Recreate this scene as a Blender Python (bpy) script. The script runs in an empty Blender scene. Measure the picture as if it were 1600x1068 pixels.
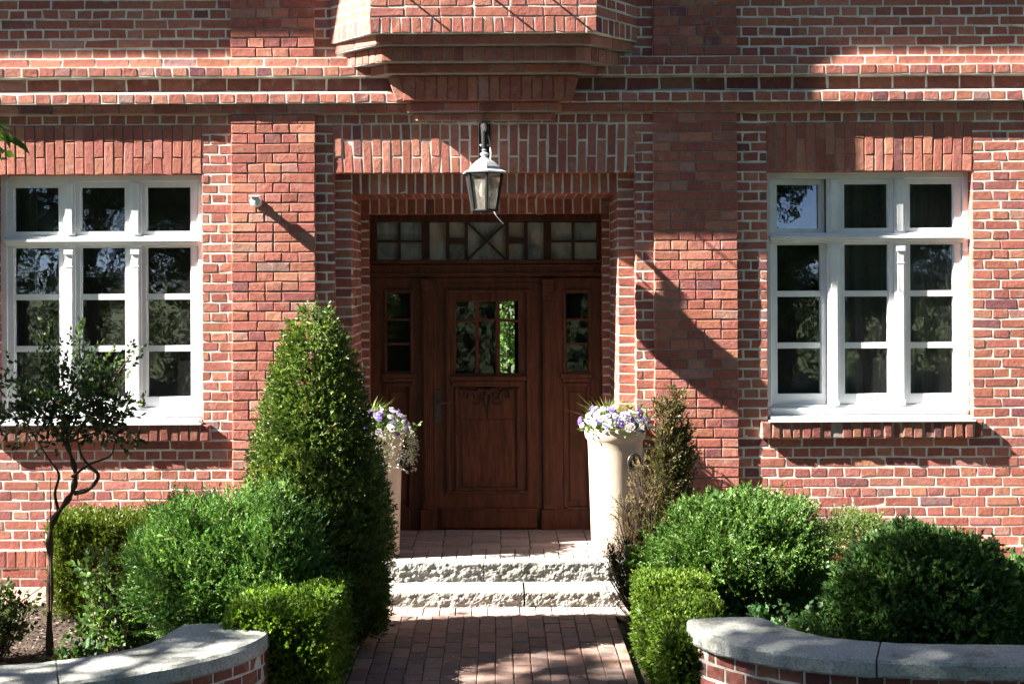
import bpy, math, random
import numpy as np
from mathutils import Vector, noise
R = math.radians
rnd = random.Random(7)
rng = np.random.default_rng(7)
scene = bpy.context.scene
COL = scene.collection

# ------------------------------------------------------------------ camera, sky, sun, exposure
CAMX, CAMY, CAMZ, FPX = 0.0875, -10.0, 2.375, 2000.0
ROLL = 0.0044
cam = bpy.data.cameras.new('camera')
cam.sensor_width = 36.0
cam.lens = 45.0
cam.shift_x = 25 / 1600
cam.shift_y = -94 / 1600
cam.clip_end = 1000
camo = bpy.data.objects.new('camera', cam)
camo.location = (CAMX, CAMY, CAMZ)
camo.rotation_euler = (R(90), ROLL, 0)
COL.objects.link(camo)
scene.camera = camo

SUN = Vector((5.0, 1.0, -4.0))
world = bpy.data.worlds.new('World')
scene.world = world
world.use_nodes = True
wn = world.node_tree.nodes
sky = wn.new('ShaderNodeTexSky')
sky.sky_type = 'NISHITA'
sky.sun_disc = False
sky.air_density = 0.3
sky.dust_density = 0.2
sky.sun_elevation = math.atan2(4, math.hypot(5, 1))
sky.sun_rotation = math.atan2(-5, -1) % (2 * math.pi)
world.node_tree.links.new(sky.outputs[0], wn['Background'].inputs[0])
wn['Background'].inputs[1].default_value = 0.05
sl = bpy.data.lights.new('sun', 'SUN')
sl.energy = 5.0
sl.angle = R(0.53)
sl.color = (1.0, 0.94, 0.85)
so = bpy.data.objects.new('sun', sl)
so.rotation_euler = SUN.to_track_quat('-Z', 'Y').to_euler()
COL.objects.link(so)
scene.view_settings.view_transform = 'Standard'
scene.view_settings.look = 'None'
scene.view_settings.gamma = 1
scene.view_settings.exposure = 2.94
scene.cycles.max_bounces = 8
scene.cycles.transparent_max_bounces = 16


def U(px, py, Y=None, z=None):
    """photo pixel -> world point on depth plane Y or height z"""
    dx, dy = px - 775, py - 440
    dx, dy = dx - ROLL * dy, dy + ROLL * dx
    if Y is None:
        s = dy / (CAMZ - z)
        Y = FPX / s + CAMY
    s = FPX / (Y - CAMY)
    return (CAMX + dx / s, Y, CAMZ - dy / s)


# ------------------------------------------------------------------ object helpers
def link(o, parent=None):
    COL.objects.link(o)
    if parent is not None:
        o.parent = parent
    return o


def tag(o, label=None, cat=None, group=None, kind=None):
    if label: o['label'] = label
    if cat: o['category'] = cat
    if group: o['group'] = group
    if kind: o['kind'] = kind
    return o


def empty(name, loc=(0, 0, 0), label=None, cat=None, group=None, parent=None):
    o = bpy.data.objects.new(name, None)
    o.empty_display_size = 0.2
    o.location = loc
    link(o, parent)
    return tag(o, label, cat, group)


class MB:
    def __init__(self):
        self.v, self.f, self.m, self.c = [], [], [], []

    def add(self, vs, fs, mi=0, col=(1, 1, 1)):
        b = len(self.v)
        self.v += [tuple(p) for p in vs]
        self.c += [col] * len(vs)
        for f in fs:
            self.f.append(tuple(b + i for i in f))
            self.m.append(mi)

    def box(self, x0, x1, y0, y1, z0, z1, mi=0, col=(1, 1, 1)):
        if x1 < x0: x0, x1 = x1, x0
        if y1 < y0: y0, y1 = y1, y0
        if z1 < z0: z0, z1 = z1, z0
        vs = [(x0, y0, z0), (x1, y0, z0), (x1, y1, z0), (x0, y1, z0), (x0, y0, z1), (x1, y0, z1), (x1, y1, z1), (x0, y1, z1)]
        self.add(vs, [(0, 3, 2, 1), (4, 5, 6, 7), (0, 1, 5, 4), (1, 2, 6, 5), (2, 3, 7, 6), (3, 0, 4, 7)], mi, col)

    def bar(self, p, q, w, d, mi=0, up=(0, 1, 0)):
        p, q = Vector(p), Vector(q)
        t = (q - p).normalized()
        n = Vector(up)
        s = t.cross(n).normalized() * w / 2
        n = n * d / 2
        vs = [p - s - n, p + s - n, p + s + n, p - s + n, q - s - n, q + s - n, q + s + n, q - s + n]
        self.add(vs, [(0, 3, 2, 1), (4, 5, 6, 7), (0, 1, 5, 4), (1, 2, 6, 5), (2, 3, 7, 6), (3, 0, 4, 7)], mi)

    def tube(self, pts, rad, sides=8, mi=0, col=(1, 1, 1), cap=True):
        pts = [Vector(p) for p in pts]
        n = len(pts)
        if not hasattr(rad, '__len__'): rad = [rad] * n
        ref = Vector((0.31, 0.87, 0.38))
        vs = []
        for i, p in enumerate(pts):
            t = (pts[min(i + 1, n - 1)] - pts[max(i - 1, 0)]).normalized()
            a = t.cross(ref)
            if a.length < 1e-3: a = t.cross(Vector((1, 0, 0)))
            a.normalize()
            b = t.cross(a)
            for k in range(sides):
                th = 2 * math.pi * k / sides
                vs.append(p + (a * math.cos(th) + b * math.sin(th)) * rad[i])
        fs = []
        for i in range(n - 1):
            for k in range(sides):
                k2 = (k + 1) % sides
                fs.append((i * sides + k, i * sides + k2, (i + 1) * sides + k2, (i + 1) * sides + k))
        if cap:
            fs.append(tuple(reversed(range(sides))))
            fs.append(tuple((n - 1) * sides + k for k in range(sides)))
        self.add(vs, fs, mi, col)

    def lathe(self, prof, c=(0, 0, 0), seg=32, mi=0, col=(1, 1, 1), rot=0.0):
        vs, fs = [], []
        for (r, z) in prof:
            for k in range(seg):
                th = 2 * math.pi * k / seg + rot
                vs.append((c[0] + r * math.cos(th), c[1] + r * math.sin(th), c[2] + z))
        for i in range(len(prof) - 1):
            for k in range(seg):
                k2 = (k + 1) % seg
                fs.append((i * seg + k, i * seg + k2, (i + 1) * seg + k2, (i + 1) * seg + k))
        fs.append(tuple(reversed(range(seg))))
        fs.append(tuple((len(prof) - 1) * seg + k for k in range(seg)))
        self.add(vs, fs, mi, col)

    def build(self, name, mats, parent=None, smooth=False, bevel=0, loc=None):
        me = bpy.data.meshes.new(name)
        me.from_pydata(self.v, [], self.f)
        if not isinstance(mats, (list, tuple)): mats = [mats]
        for m in mats: me.materials.append(m)
        me.polygons.foreach_set('material_index', self.m)
        a = me.attributes.new('Col', 'FLOAT_COLOR', 'POINT')
        a.data.foreach_set('color', np.array([(c[0], c[1], c[2], 1) for c in self.c], dtype=np.float32).ravel())
        if smooth: me.polygons.foreach_set('use_smooth', [True] * len(me.polygons))
        o = bpy.data.objects.new(name, me)
        if loc is not None:
            me.transform(__import__('mathutils').Matrix.Translation(-Vector(loc)))
            o.location = loc
        link(o, parent)
        if bevel:
            b = o.modifiers.new('bevel', 'BEVEL')
            b.width = bevel
            b.segments = 2
            b.limit_method = 'ANGLE'
        return o


def quads_obj(name, V, C, mat, parent=None, loc=(0, 0, 0)):
    """V (N,4,3) leaf quads, C (N,3) colours"""
    V = (V - np.array(loc)).astype(np.float32)
    n = len(V)
    me = bpy.data.meshes.new(name)
    me.vertices.add(4 * n)
    me.vertices.foreach_set('co', V.reshape(-1))
    me.loops.add(4 * n)
    me.loops.foreach_set('vertex_index', np.arange(4 * n, dtype=np.int32))
    me.polygons.add(n)
    me.polygons.foreach_set('loop_start', np.arange(0, 4 * n, 4, dtype=np.int32))
    try:
        me.polygons.foreach_set('loop_total', np.full(n, 4, dtype=np.int32))
    except Exception:
        pass
    a = me.attributes.new('Col', 'FLOAT_COLOR', 'POINT')
    c4 = np.ones((n, 4, 4), dtype=np.float32)
    c4[:, :, :3] = C[:, None, :]
    a.data.foreach_set('color', c4.reshape(-1))
    me.materials.append(mat)
    me.update(calc_edges=True)
    me.validate()
    o = bpy.data.objects.new(name, me)
    o.location = loc
    return link(o, parent)


# ------------------------------------------------------------------ materials
def newmat(name):
    m = bpy.data.materials.new(name)
    m.use_nodes = True
    nt = m.node_tree
    return m, nt, nt.nodes['Principled BSDF']


def N(nt, t, **kw):
    n = nt.nodes.new(t)
    for k, v in kw.items():
        if hasattr(n, k): setattr(n, k, v)
        else: n.inputs[k].default_value = v
    return n


def coords(nt, scale=(1, 1, 1)):
    tc = N(nt, 'ShaderNodeTexCoord')
    mp = N(nt, 'ShaderNodeMapping')
    mp.inputs['Scale'].default_value = scale
    nt.links.new(tc.outputs['Object'], mp.inputs[0])
    return mp.outputs[0]


def noise_tex(nt, co, scale, detail=4, rough=0.6):
    n = N(nt, 'ShaderNodeTexNoise')
    n.inputs['Scale'].default_value = scale
    n.inputs['Detail'].default_value = detail
    n.inputs['Roughness'].default_value = rough
    nt.links.new(co, n.inputs['Vector'])
    return n


def ramp(nt, src, stops):
    r = N(nt, 'ShaderNodeValToRGB')
    el = r.color_ramp.elements
    while len(el) < len(stops): el.new(0.5)
    for e, (p, c) in zip(el, stops):
        e.position = p
        e.color = (*c, 1) if len(c) == 3 else c
    nt.links.new(src, r.inputs[0])
    return r.outputs[0]


def mix(nt, a, b, fac, mode='MULTIPLY'):
    m = N(nt, 'ShaderNodeMixRGB', blend_type=mode)
    for i, x in ((0, fac), (1, a), (2, b)):
        if hasattr(x, 'links'): nt.links.new(x, m.inputs[i])
        else: m.inputs[i].default_value = x if i == 0 else (*x, 1)
    return m.outputs[0]


def bump(nt, bsdf, src, dist, strength=1.0, prev=None):
    b = N(nt, 'ShaderNodeBump')
    b.inputs['Distance'].default_value = dist
    b.inputs['Strength'].default_value = strength
    nt.links.new(src, b.inputs['Height'])
    if prev is not None: nt.links.new(prev, b.inputs['Normal'])
    nt.links.new(b.outputs[0], bsdf.inputs['Normal'])
    return b.outputs[0]


def attr_mat(name, rough=0.85, bumps=((30, 0.0045), (150, 0.0022)), mottling=((0, (0.62, 0.58, 0.58)), (0.45, (1, 1, 1)), (1, (1.18, 1.12, 1.06))), spec=0.25, scale=(1, 1, 1), mscale=22, wear=False):
    m, nt, b = newmat(name)
    at = N(nt, 'ShaderNodeAttribute', attribute_name='Col')
    co = coords(nt, scale)
    n1 = noise_tex(nt, co, mscale, 6, 0.68)
    col = mix(nt, at.outputs['Color'], ramp(nt, n1.outputs[0], [(0.25, mottling[0][1]), (0.5, mottling[1][1]), (0.78, mottling[2][1])]), 1.0)
    if wear:
        nw = noise_tex(nt, co, 9, 8, 0.72)
        fac = ramp(nt, nw.outputs[0], [(0.56, (0, 0, 0)), (0.72, (0.45, 0.45, 0.45))])
        col = mix(nt, col, (0.50, 0.42, 0.35), fac, 'MIX')
        nb = noise_tex(nt, co, 0.9, 5, 0.6)
        col = mix(nt, col, ramp(nt, nb.outputs[0], [(0.3, (0.80, 0.77, 0.76)), (0.6, (1, 1, 1))]), 1.0)
        nc = noise_tex(nt, co, 34, 3, 0.7)
        col = mix(nt, col, ramp(nt, nc.outputs[0], [(0.25, (0.55, 0.5, 0.5)), (0.36, (1, 1, 1))]), 1.0)
    nt.links.new(col, b.inputs['Base Color'])
    b.inputs['Roughness'].default_value = rough
    b.inputs['Specular IOR Level'].default_value = spec
    prev = None
    for s, d in bumps:
        prev = bump(nt, b, noise_tex(nt, co, s, 5, 0.65).outputs[0], d, 1.0, prev)
    return m


def plain_mat(name, col, rough=0.6, spec=0.4, var=0.15, vs=8, bumps=(), metallic=0.0, scale=(1, 1, 1)):
    m, nt, b = newmat(name)
    co = coords(nt, scale)
    n1 = noise_tex(nt, co, vs, 6, 0.65)
    lo = tuple(c * (1 - var) for c in col)
    hi = tuple(min(1, c * (1 + var)) for c in col)
    nt.links.new(ramp(nt, n1.outputs[0], [(0.3, lo), (0.7, hi)]), b.inputs['Base Color'])
    b.inputs['Roughness'].default_value = rough
    b.inputs['Specular IOR Level'].default_value = spec
    b.inputs['Metallic'].default_value = metallic
    prev = None
    for s, d in bumps:
        prev = bump(nt, b, noise_tex(nt, co, s, 5, 0.65).outputs[0], d, 1.0, prev)
    return m


def leaf_mat(name, rough=0.45, spec=0.35, trans=0.3):
    m, nt, b = newmat(name)
    at = N(nt, 'ShaderNodeAttribute', attribute_name='Col')
    nt.links.new(at.outputs['Color'], b.inputs['Base Color'])
    b.inputs['Roughness'].default_value = rough
    b.inputs['Specular IOR Level'].default_value = spec
    tr = N(nt, 'ShaderNodeBsdfTranslucent')
    c2 = mix(nt, at.outputs['Color'], (1.2, 1.35, 0.6), 1.0)
    nt.links.new(c2, tr.inputs[0])
    ms = N(nt, 'ShaderNodeMixShader')
    ms.inputs[0].default_value = trans
    nt.links.new(b.outputs[0], ms.inputs[1])
    nt.links.new(tr.outputs[0], ms.inputs[2])
    nt.links.new(ms.outputs[0], nt.nodes['Material Output'].inputs[0])
    return m


def glass_mat(name, wav=0.0006, ior=1.6, tint=(0.8, 0.85, 0.83), scale=9, dust_veil=0.02, rough=0.02, mul=3.3):
    m, nt, b = newmat(name)
    fr = N(nt, 'ShaderNodeFresnel')
    fr.inputs[0].default_value = ior
    tr = N(nt, 'ShaderNodeBsdfTransparent')
    tr.inputs[0].default_value = (*tint, 1)
    gl = N(nt, 'ShaderNodeBsdfGlossy')
    gl.inputs['Roughness'].default_value = rough
    co = coords(nt)
    bp = N(nt, 'ShaderNodeBump')
    bp.inputs['Distance'].default_value = wav
    nt.links.new(noise_tex(nt, co, scale, 2, 0.5).outputs[0], bp.inputs['Height'])
    nt.links.new(bp.outputs[0], gl.inputs['Normal'])
    ms = N(nt, 'ShaderNodeMixShader')
    mm = N(nt, 'ShaderNodeMath', operation='MULTIPLY')
    mm.inputs[1].default_value = mul
    nt.links.new(fr.outputs[0], mm.inputs[0])
    nt.links.new(mm.outputs[0], ms.inputs[0])
    nt.links.new(tr.outputs[0], ms.inputs[1])
    nt.links.new(gl.outputs[0], ms.inputs[2])
    df = N(nt, 'ShaderNodeBsdfDiffuse')  # dust film that also paints a soft grey veil over dark reflections
    df.inputs[0].default_value = (0.5, 0.52, 0.5, 1)
    m2 = N(nt, 'ShaderNodeMixShader')
    dn = noise_tex(nt, coords(nt, (1, 1, 0.5)), 4, 5, 0.65)
    nt.links.new(ramp(nt, dn.outputs[0], [(0.3, (dust_veil * 0.5,) * 3), (0.7, (dust_veil * 1.5,) * 3)]), m2.inputs[0])
    nt.links.new(ms.outputs[0], m2.inputs[1])
    nt.links.new(df.outputs[0], m2.inputs[2])
    nt.links.new(m2.outputs[0], nt.nodes['Material Output'].inputs[0])
    return m


M = {}
M['brick'] = attr_mat('red_brick', wear=True)
M['mortar'] = plain_mat('pale_mortar', (0.60, 0.565, 0.51), 0.95, 0.1, 0.30, 7, ((60, 0.0015), (260, 0.0008)))
M['grey_mortar'] = plain_mat('grey_mortar', (0.27, 0.245, 0.225), 0.95, 0.1, 0.25, 14, ((60, 0.004), (260, 0.0015)))
M['white'] = plain_mat('white_paint', (0.70, 0.715, 0.73), 0.42, 0.4, 0.09, 5, ((35, 0.0004),))
M['wood'] = plain_mat('brown_wood', (0.075, 0.026, 0.013), 0.45, 0.22, 0.55, 5, ((14, 0.0012), (60, 0.0005)), scale=(6, 6, 0.7))
M['darkwood'] = plain_mat('dark_wood', (0.035, 0.013, 0.009), 0.45, 0.35, 0.35, 5, ((14, 0.0012),), scale=(6, 6, 0.7))
M['glass'] = glass_mat('window_glass')
M['doorglass'] = glass_mat('door_glass', 0.0003, 1.5, (0.85, 0.9, 0.86), dust_veil=0.006, rough=0.02, mul=1.3)
M['obscure'] = None
M['iron'] = plain_mat('black_iron', (0.012, 0.012, 0.013), 0.6, 0.25, 0.3, 20, ((80, 0.0006),))
M['zinc'] = plain_mat('pale_zinc', (0.5, 0.52, 0.54), 0.45, 0.5, 0.25, 18, ((60, 0.0005),), 0.5)
M['pewter'] = plain_mat('pewter', (0.09, 0.08, 0.07), 0.4, 0.5, 0.2, 30, (), 0.8)
M['pot'] = plain_mat('pale_terracotta', (0.47, 0.365, 0.285), 0.8, 0.2, 0.30, 4, ((30, 0.0015), (200, 0.0006)), scale=(1, 1, 0.4))
M['granite'] = None
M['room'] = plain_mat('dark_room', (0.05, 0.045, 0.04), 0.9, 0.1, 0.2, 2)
M['curtain'] = plain_mat('grey_curtain', (0.34, 0.34, 0.345), 0.9, 0.05, 0.1, 4)
M['bark'] = plain_mat('brown_bark', (0.06, 0.042, 0.03), 0.9, 0.15, 0.45, 14, ((40, 0.004), (120, 0.002)), scale=(1, 1, 0.35))
M['soil'] = plain_mat('brown_soil', (0.055, 0.04, 0.031), 0.95, 0.1, 0.5, 6, ((25, 0.02), (90, 0.008)))
M['roof'] = plain_mat('red_roof_tile', (0.2, 0.07, 0.045), 0.8, 0.2, 0.3, 6)
M['plastic'] = plain_mat('white_plastic', (0.6, 0.6, 0.58), 0.5, 0.4, 0.06, 6)
M['paver'] = attr_mat('clinker_paver', 0.8, ((60, 0.002), (220, 0.001)))
M['joint'] = plain_mat('sandy_joint', (0.085, 0.075, 0.06), 0.95, 0.1, 0.3, 20)
M['needle'] = leaf_mat('conifer_leaf', 0.42, 0.3, 0.22)
M['leaf'] = leaf_mat('soft_leaf', 0.5, 0.3, 0.32)
M['tree_leaf'] = leaf_mat('tree_leaf', 0.5, 0.3, 0.55)
M['petal'] = leaf_mat('petal', 0.6, 0.2, 0.3)
M['chip'] = attr_mat('bark_chip', 0.9, ((80, 0.002),))


def stone_mat(name, col, dark, sc, bumps):
    m, nt, b = newmat(name)
    co = coords(nt)
    n1 = noise_tex(nt, co, sc, 8, 0.75)
    n2 = noise_tex(nt, co, 3.0, 5, 0.7)
    c1 = ramp(nt, n1.outputs[0], [(0.33, dark), (0.5, col), (0.72, tuple(min(1, c * 1.35) for c in col))])
    c2 = ramp(nt, n2.outputs[0], [(0.32, (0.42, 0.43, 0.38)), (0.45, (0.85, 0.86, 0.82)), (0.6, (1, 1, 1))])
    nt.links.new(mix(nt, c1, c2, 0.9), b.inputs['Base Color'])
    b.inputs['Roughness'].default_value = 0.85
    b.inputs['Specular IOR Level'].default_value = 0.25
    prev = None
    for s, d in bumps:
        prev = bump(nt, b, noise_tex(nt, co, s, 6, 0.7).outputs[0], d, 1.0, prev)
    return m


M['granite'] = stone_mat('split_granite', (0.255, 0.248, 0.232), (0.14, 0.125, 0.115), 70, ((40, 0.01), (150, 0.004)))
M['coping'] = stone_mat('weathered_coping', (0.52, 0.53, 0.50), (0.24, 0.24, 0.225), 75, ((70, 0.009), (260, 0.004)))


def obscure_mat():
    m, nt, b = newmat('obscure_glass')
    co = coords(nt, (1, 1, 0.5))
    n = noise_tex(nt, co, 7, 4, 0.6)
    nt.links.new(ramp(nt, n.outputs[0], [(0.3, (0.10, 0.11, 0.10)), (0.5, (0.30, 0.32, 0.30)), (0.7, (0.42, 0.37, 0.33))]), b.inputs['Base Color'])
    cc_ = ramp(nt, noise_tex(nt, co, 4.5, 3, 0.6).outputs[0], [(0.36, (0.55, 0.75, 0.68)), (0.5, (1, 1, 1)), (0.64, (1.0, 0.82, 0.55))])
    nt.links.new(mix(nt, b.inputs['Base Color'].links[0].from_socket, cc_, 1.0), b.inputs['Base Color'])
    b.inputs['Roughness'].default_value = 0.06
    b.inputs['Specular IOR Level'].default_value = 1.0
    bump(nt, b, noise_tex(nt, co, 26, 3, 0.6).outputs[0], 0.004)
    return m


M['obscure'] = obscure_mat()


def ground_mat():
    m, nt, b = newmat('grass_ground')
    co = coords(nt)
    n = noise_tex(nt, co, 0.6, 8, 0.7)
    nt.links.new(ramp(nt, n.outputs[0], [(0.3, (0.035, 0.055, 0.018)), (0.55, (0.055, 0.08, 0.025)), (0.75, (0.08, 0.085, 0.035))]), b.inputs['Base Color'])
    b.inputs['Roughness'].default_value = 0.95
    bump(nt, b, noise_tex(nt, co, 30, 4, 0.7).outputs[0], 0.03)
    return m


M['ground'] = ground_mat()
M['asphalt'] = plain_mat('asphalt', (0.05, 0.05, 0.052), 0.9, 0.2, 0.25, 30, ((120, 0.004),))

# ------------------------------------------------------------------ brick laying
PAL = [((0.335, 0.105, 0.062), 40), ((0.30, 0.088, 0.055), 28), ((0.37, 0.128, 0.078), 22), ((0.40, 0.15, 0.085), 8),
       ((0.26, 0.080, 0.056), 9), ((0.185, 0.064, 0.052), 3), ((0.34, 0.15, 0.10), 5), ((0.28, 0.14, 0.105), 2)]
PW = [w for _, w in PAL]
PX = [40, 28, 22, 8, 6, 1, 1, 0]


def bcol(k=1.0, even=False):
    c = rnd.choices(PAL, PX if even else PW)[0][0]
    s = rnd.uniform(0.88, 1.12) * k * 1.04
    return (c[0] * s, 1.16 * c[1] * s * rnd.uniform(0.94, 1.08), 1.44 * c[2] * s * rnd.uniform(0.92, 1.08))


class Frame:
    def __init__(s, O, u, v):
        s.O, s.u, s.v = Vector(O), Vector(u).normalized(), Vector(v).normalized()
        s.n = s.u.cross(s.v)

    def P(s, x, z, d):
        return s.O + s.u * x + s.v * z + s.n * d


def front(Y):
    return Frame((0, Y, 0), (1, 0, 0), (0, 0, 1))


def brick(mb, fr, x0, x1, z0, z1, proud=0.0, depth=0.1, mi=0, col=None, rot=0.0, ch=0.0045, jit=0.0023):
    cx, cz = (x0 + x1) / 2, (z0 + z1) / 2
    w, h = (x1 - x0) / 2, (z1 - z0) / 2
    ca, sa = math.cos(rot), math.sin(rot)
    off = proud + max(-0.0002, min(0.003, rnd.gauss(0.0006, 0.0009)))
    tx, tz = max(-.004, min(.004, rnd.gauss(0, 0.003))), max(-.02, min(.02, rnd.gauss(0, 0.010)))
    vs = []
    cs = [(-1, -1), (1, -1), (1, 1), (-1, 1)]
    J = [(rnd.gauss(0, jit), rnd.gauss(0, jit)) for _ in cs]
    for lev in range(3):
        for (a, b), (ja, jb) in zip(cs, J):
            i = ch * rnd.uniform(0.5, 1.5) if lev == 2 else 0
            x = a * (w - i) + ja
            z = b * (h - i) + jb
            d = (-depth, off - ch, off)[lev]
            if lev == 2: d += tx * x + tz * z + rnd.gauss(0, 0.0005)
            vs.append(fr.P(cx + x * ca - z * sa, cz + x * sa + z * ca, d))
    fs = [(8, 9, 10, 11)]
    for L in (0, 4):
        for k in range(4):
            fs.append((L + k, L + (k + 1) % 4, L + 4 + (k + 1) % 4, L + 4 + k))
    mb.add(vs, fs, mi, col or bcol())


def subtract(x0, x1, cuts):
    segs = [(x0, x1)]
    for a, b in cuts:
        out = []
        for s, e in segs:
            if b <= s or a >= e:
                out.append((s, e))
                continue
            if a > s: out.append((s, a))
            if b < e: out.append((b, e))
        segs = out
    return segs


def run(mb, fr, s, e, z0, z1, cell, offset, joint, proud=0, depth=0.1, k=1.0, mi=0, even=False):
    """one course of bricks from s to e, cut to a bond grid"""
    bounds = [s]
    i = math.floor((s - offset) / cell) + 1
    while offset + i * cell < e - 1e-6:
        b = offset + i * cell
        if b - bounds[-1] < 0.035 and len(bounds) == 1:
            i += 1
            continue
        bounds.append(b + rnd.gauss(0, 0.003))
        i += 1
    if e - bounds[-1] < 0.035 and len(bounds) > 1: bounds.pop()
    bounds.append(e)
    dz = joint / 2
    for j in range(len(bounds) - 1):
        a = bounds[j] + (0 if j == 0 else joint / 2)
        b = bounds[j + 1] - (0 if j == len(bounds) - 2 else joint / 2)
        if b - a < 0.01: continue
        brick(mb, fr, a, b, z0 + dz, z1 - dz, proud, depth, mi, bcol(k, even))


def panel(mb, fr, x0, x1, z0, z1, holes=(), joint=0.0105, ch=0.077, k0=0, proud=0, depth=0.1, kc=1.0):
    n = max(1, round((z1 - z0) / ch))
    h = (z1 - z0) / n
    for k in range(n):
        za, zb = z0 + k * h, z0 + (k + 1) * h
        zm = (za + zb) / 2
        cuts = [(a, b) for (a, b, c, d) in holes if c < zm < d]
        kk = k + k0
        for s, e in subtract(x0, x1, cuts):
            if e - s < 0.03: continue
            if kk % 2 == 0: run(mb, fr, s, e, za, zb, 0.13, 0.065, joint, proud, depth, kc)
            else: run(mb, fr, s, e, za, zb, 0.26, 0.0 if kk % 4 == 1 else 0.13, joint, proud, depth, kc)


def mortar(mb, x0, x1, z0, z1, holes, y0, y1, mi=1, grow=0.004):
    hs = [(a - grow, b + grow, c, d) for a, b, c, d in holes]
    zs = sorted({z0, z1, *[min(max(v, z0), z1) for h in hs for v in h[2:]]})
    for za, zb in zip(zs, zs[1:]):
        zm = (za + zb) / 2
        for s, e in subtract(x0, x1, [(a, b) for a, b, c, d in hs if c < zm < d]):
            mb.box(s, e, y0, y1, za, zb, mi)


# ------------------------------------------------------------------ the house
PLZ, COR0, COR1 = 0.30, 3.687, 4.126
WX0, WX1, WZ0, WZ1 = 2.208, 3.81, 1.305, 3.226
DX, LT = 1.18, 3.611
PIL = (1.32, 1.97)
HX = 7.2
house = empty('brick_house', (0, 0, 0), 'red brick house with arched oriel corbel, white windows and recessed brown front door', 'house')
house['label'] = 'red brick house with an oriel on brick corbels, white windows and a deep brown doorway'

wall = MB()
holes = [(-DX, DX, 0.0, LT), (WX0, WX1, 1.147, LT), (-WX1, -WX0, 1.147, LT),
         (PIL[0], PIL[1], 0, 9), (-PIL[1], -PIL[0], 0, 9)]
fr0 = front(0.0)
panel(wall, fr0, -HX, HX, PLZ, COR0, holes, k0=1)
BAYH = (-1.15, 1.15, 3.9, 9)
panel(wall, fr0, -HX, HX, COR1, 6.359, holes[3:] + [BAYH], k0=0)
mortar(wall, -HX, HX, 0.0, 6.36, holes[:3], 0.0016, 0.125)
# inner order and reveals of the doorway
f1 = front(0.10)
for s in (-1, 1):
    a, b = sorted((s * 1.05, s * DX))
    n = round((3.25 - 0.27) / 0.077)
    h = (3.25 - 0.27) / n
    for k in range(n):
        brick(wall, f1, a, b, 0.27 + k * h + 0.006, 0.27 + (k + 1) * h - 0.006, 0, 0.10 if k % 2 else 0.2)
    fr = Frame((s * 1.05, 0, 0), (0, -s, 0), (0, 0, 1))
    lim = sorted((-s * 0.205, -s * 0.80))
    panel(wall, fr, lim[0], lim[1], 0.27, 3.25, k0=1, depth=0.05)
    a, b = sorted((s * 0.983, s * 1.05))
    for k in range(round((3.1 - 0.27) / 0.077)):
        brick(wall, front(0.80), a, b, 0.27 + k * 0.077 + 0.006, 0.27 + (k + 1) * 0.077 - 0.006, 0, 0.1)
    a, b = sorted((s * 1.0520, s * 1.35))
    wall.box(a, b, 0.1255, 0.96, 0.0, 3.35, 1)
    a, b = sorted((s * 1.0520, s * (DX + 0.004)))
    wall.box(a, b, 0.1018, 0.1254, 0.27, 3.35, 1)
    a, b = sorted((s * 0.988, s * 1.0554))
    wall.box(a, b, 0.8020, 0.95, 0.0, 3.1, 1)
# soldier orders over the door (second and third faces) and the soffits
n = 29
for k in range(n):
    w = 2.1 / n
    brick(wall, f1, -1.05 + k * w + 0.005, -1.05 + (k + 1) * w - 0.005, 3.07, 3.25, 0, 0.12)
n = 27
for k in range(n):
    w = 2.1 / n
    brick(wall, front(0.80), -1.05 + k * w + 0.005, -1.05 + (k + 1) * w - 0.005, 2.947, 3.09, 0, 0.1)
wall.box(-1.0534, 1.0534, 0.1018, 0.1253, 3.0755, 3.35, 1)
wall.box(-1.0533, 1.0533, 0.1256, 0.95, 3.0755, 3.34, 1)
wall.box(-0.986, 0.986, 0.8020, 0.94, 2.951, 3.0753, 1)
fs = Frame((0, 0, 3.07), (1, 0, 0), (0, -1, 0))
for k in range(27):
    w = 2.1 / 27
    for j in range(2):
        brick(wall, fs, -1.05 + k * w + 0.005, -1.05 + (k + 1) * w - 0.005, -0.79 + j * 0.28 + 0.005, -0.79 + (j + 1) * 0.28 - 0.005, 0, 0.05)
wall_o = wall.build('wall', [M['brick'], M['mortar']], house)

# shell, roof
sh = MB()
sh.box(-HX - 0.002, -HX + 0.2, 0.126, 8.0, 0, 6.36)
sh.box(HX - 0.2, HX + 0.002, 0.126, 8.0, 0, 6.36)
sh.box(-HX + 0.2, -0.12, 7.8, 8.0, 0, 6.36)
sh.box(0.40, HX - 0.2, 7.8, 8.0, 0, 6.36)
sh.box(-0.12, 0.40, 7.8, 8.0, 2.3, 6.36)
sh.box(-0.12, 0.40, 7.8, 8.0, 0, 0.7)
sh.build('shell', attr_mat('side_brick'), house)
for i in range(1): pass
rf = MB()
rf.box(-HX - 0.4, HX + 0.4, -0.51, 8.5, 6.40, 6.52)
rf.add([(-HX - 0.4, -0.6, 6.521), (HX + 0.4, -0.6, 6.521), (HX + 0.4, 8.6, 6.521), (-HX - 0.4, 8.6, 6.521), (-HX - 0.4, 4, 9.2), (HX + 0.4, 4, 9.2)],
       [(0, 1, 5, 4), (2, 3, 4, 5), (0, 4, 3), (1, 2, 5), (0, 3, 2, 1)])
rf.build('roof', M['roof'], house)

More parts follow.
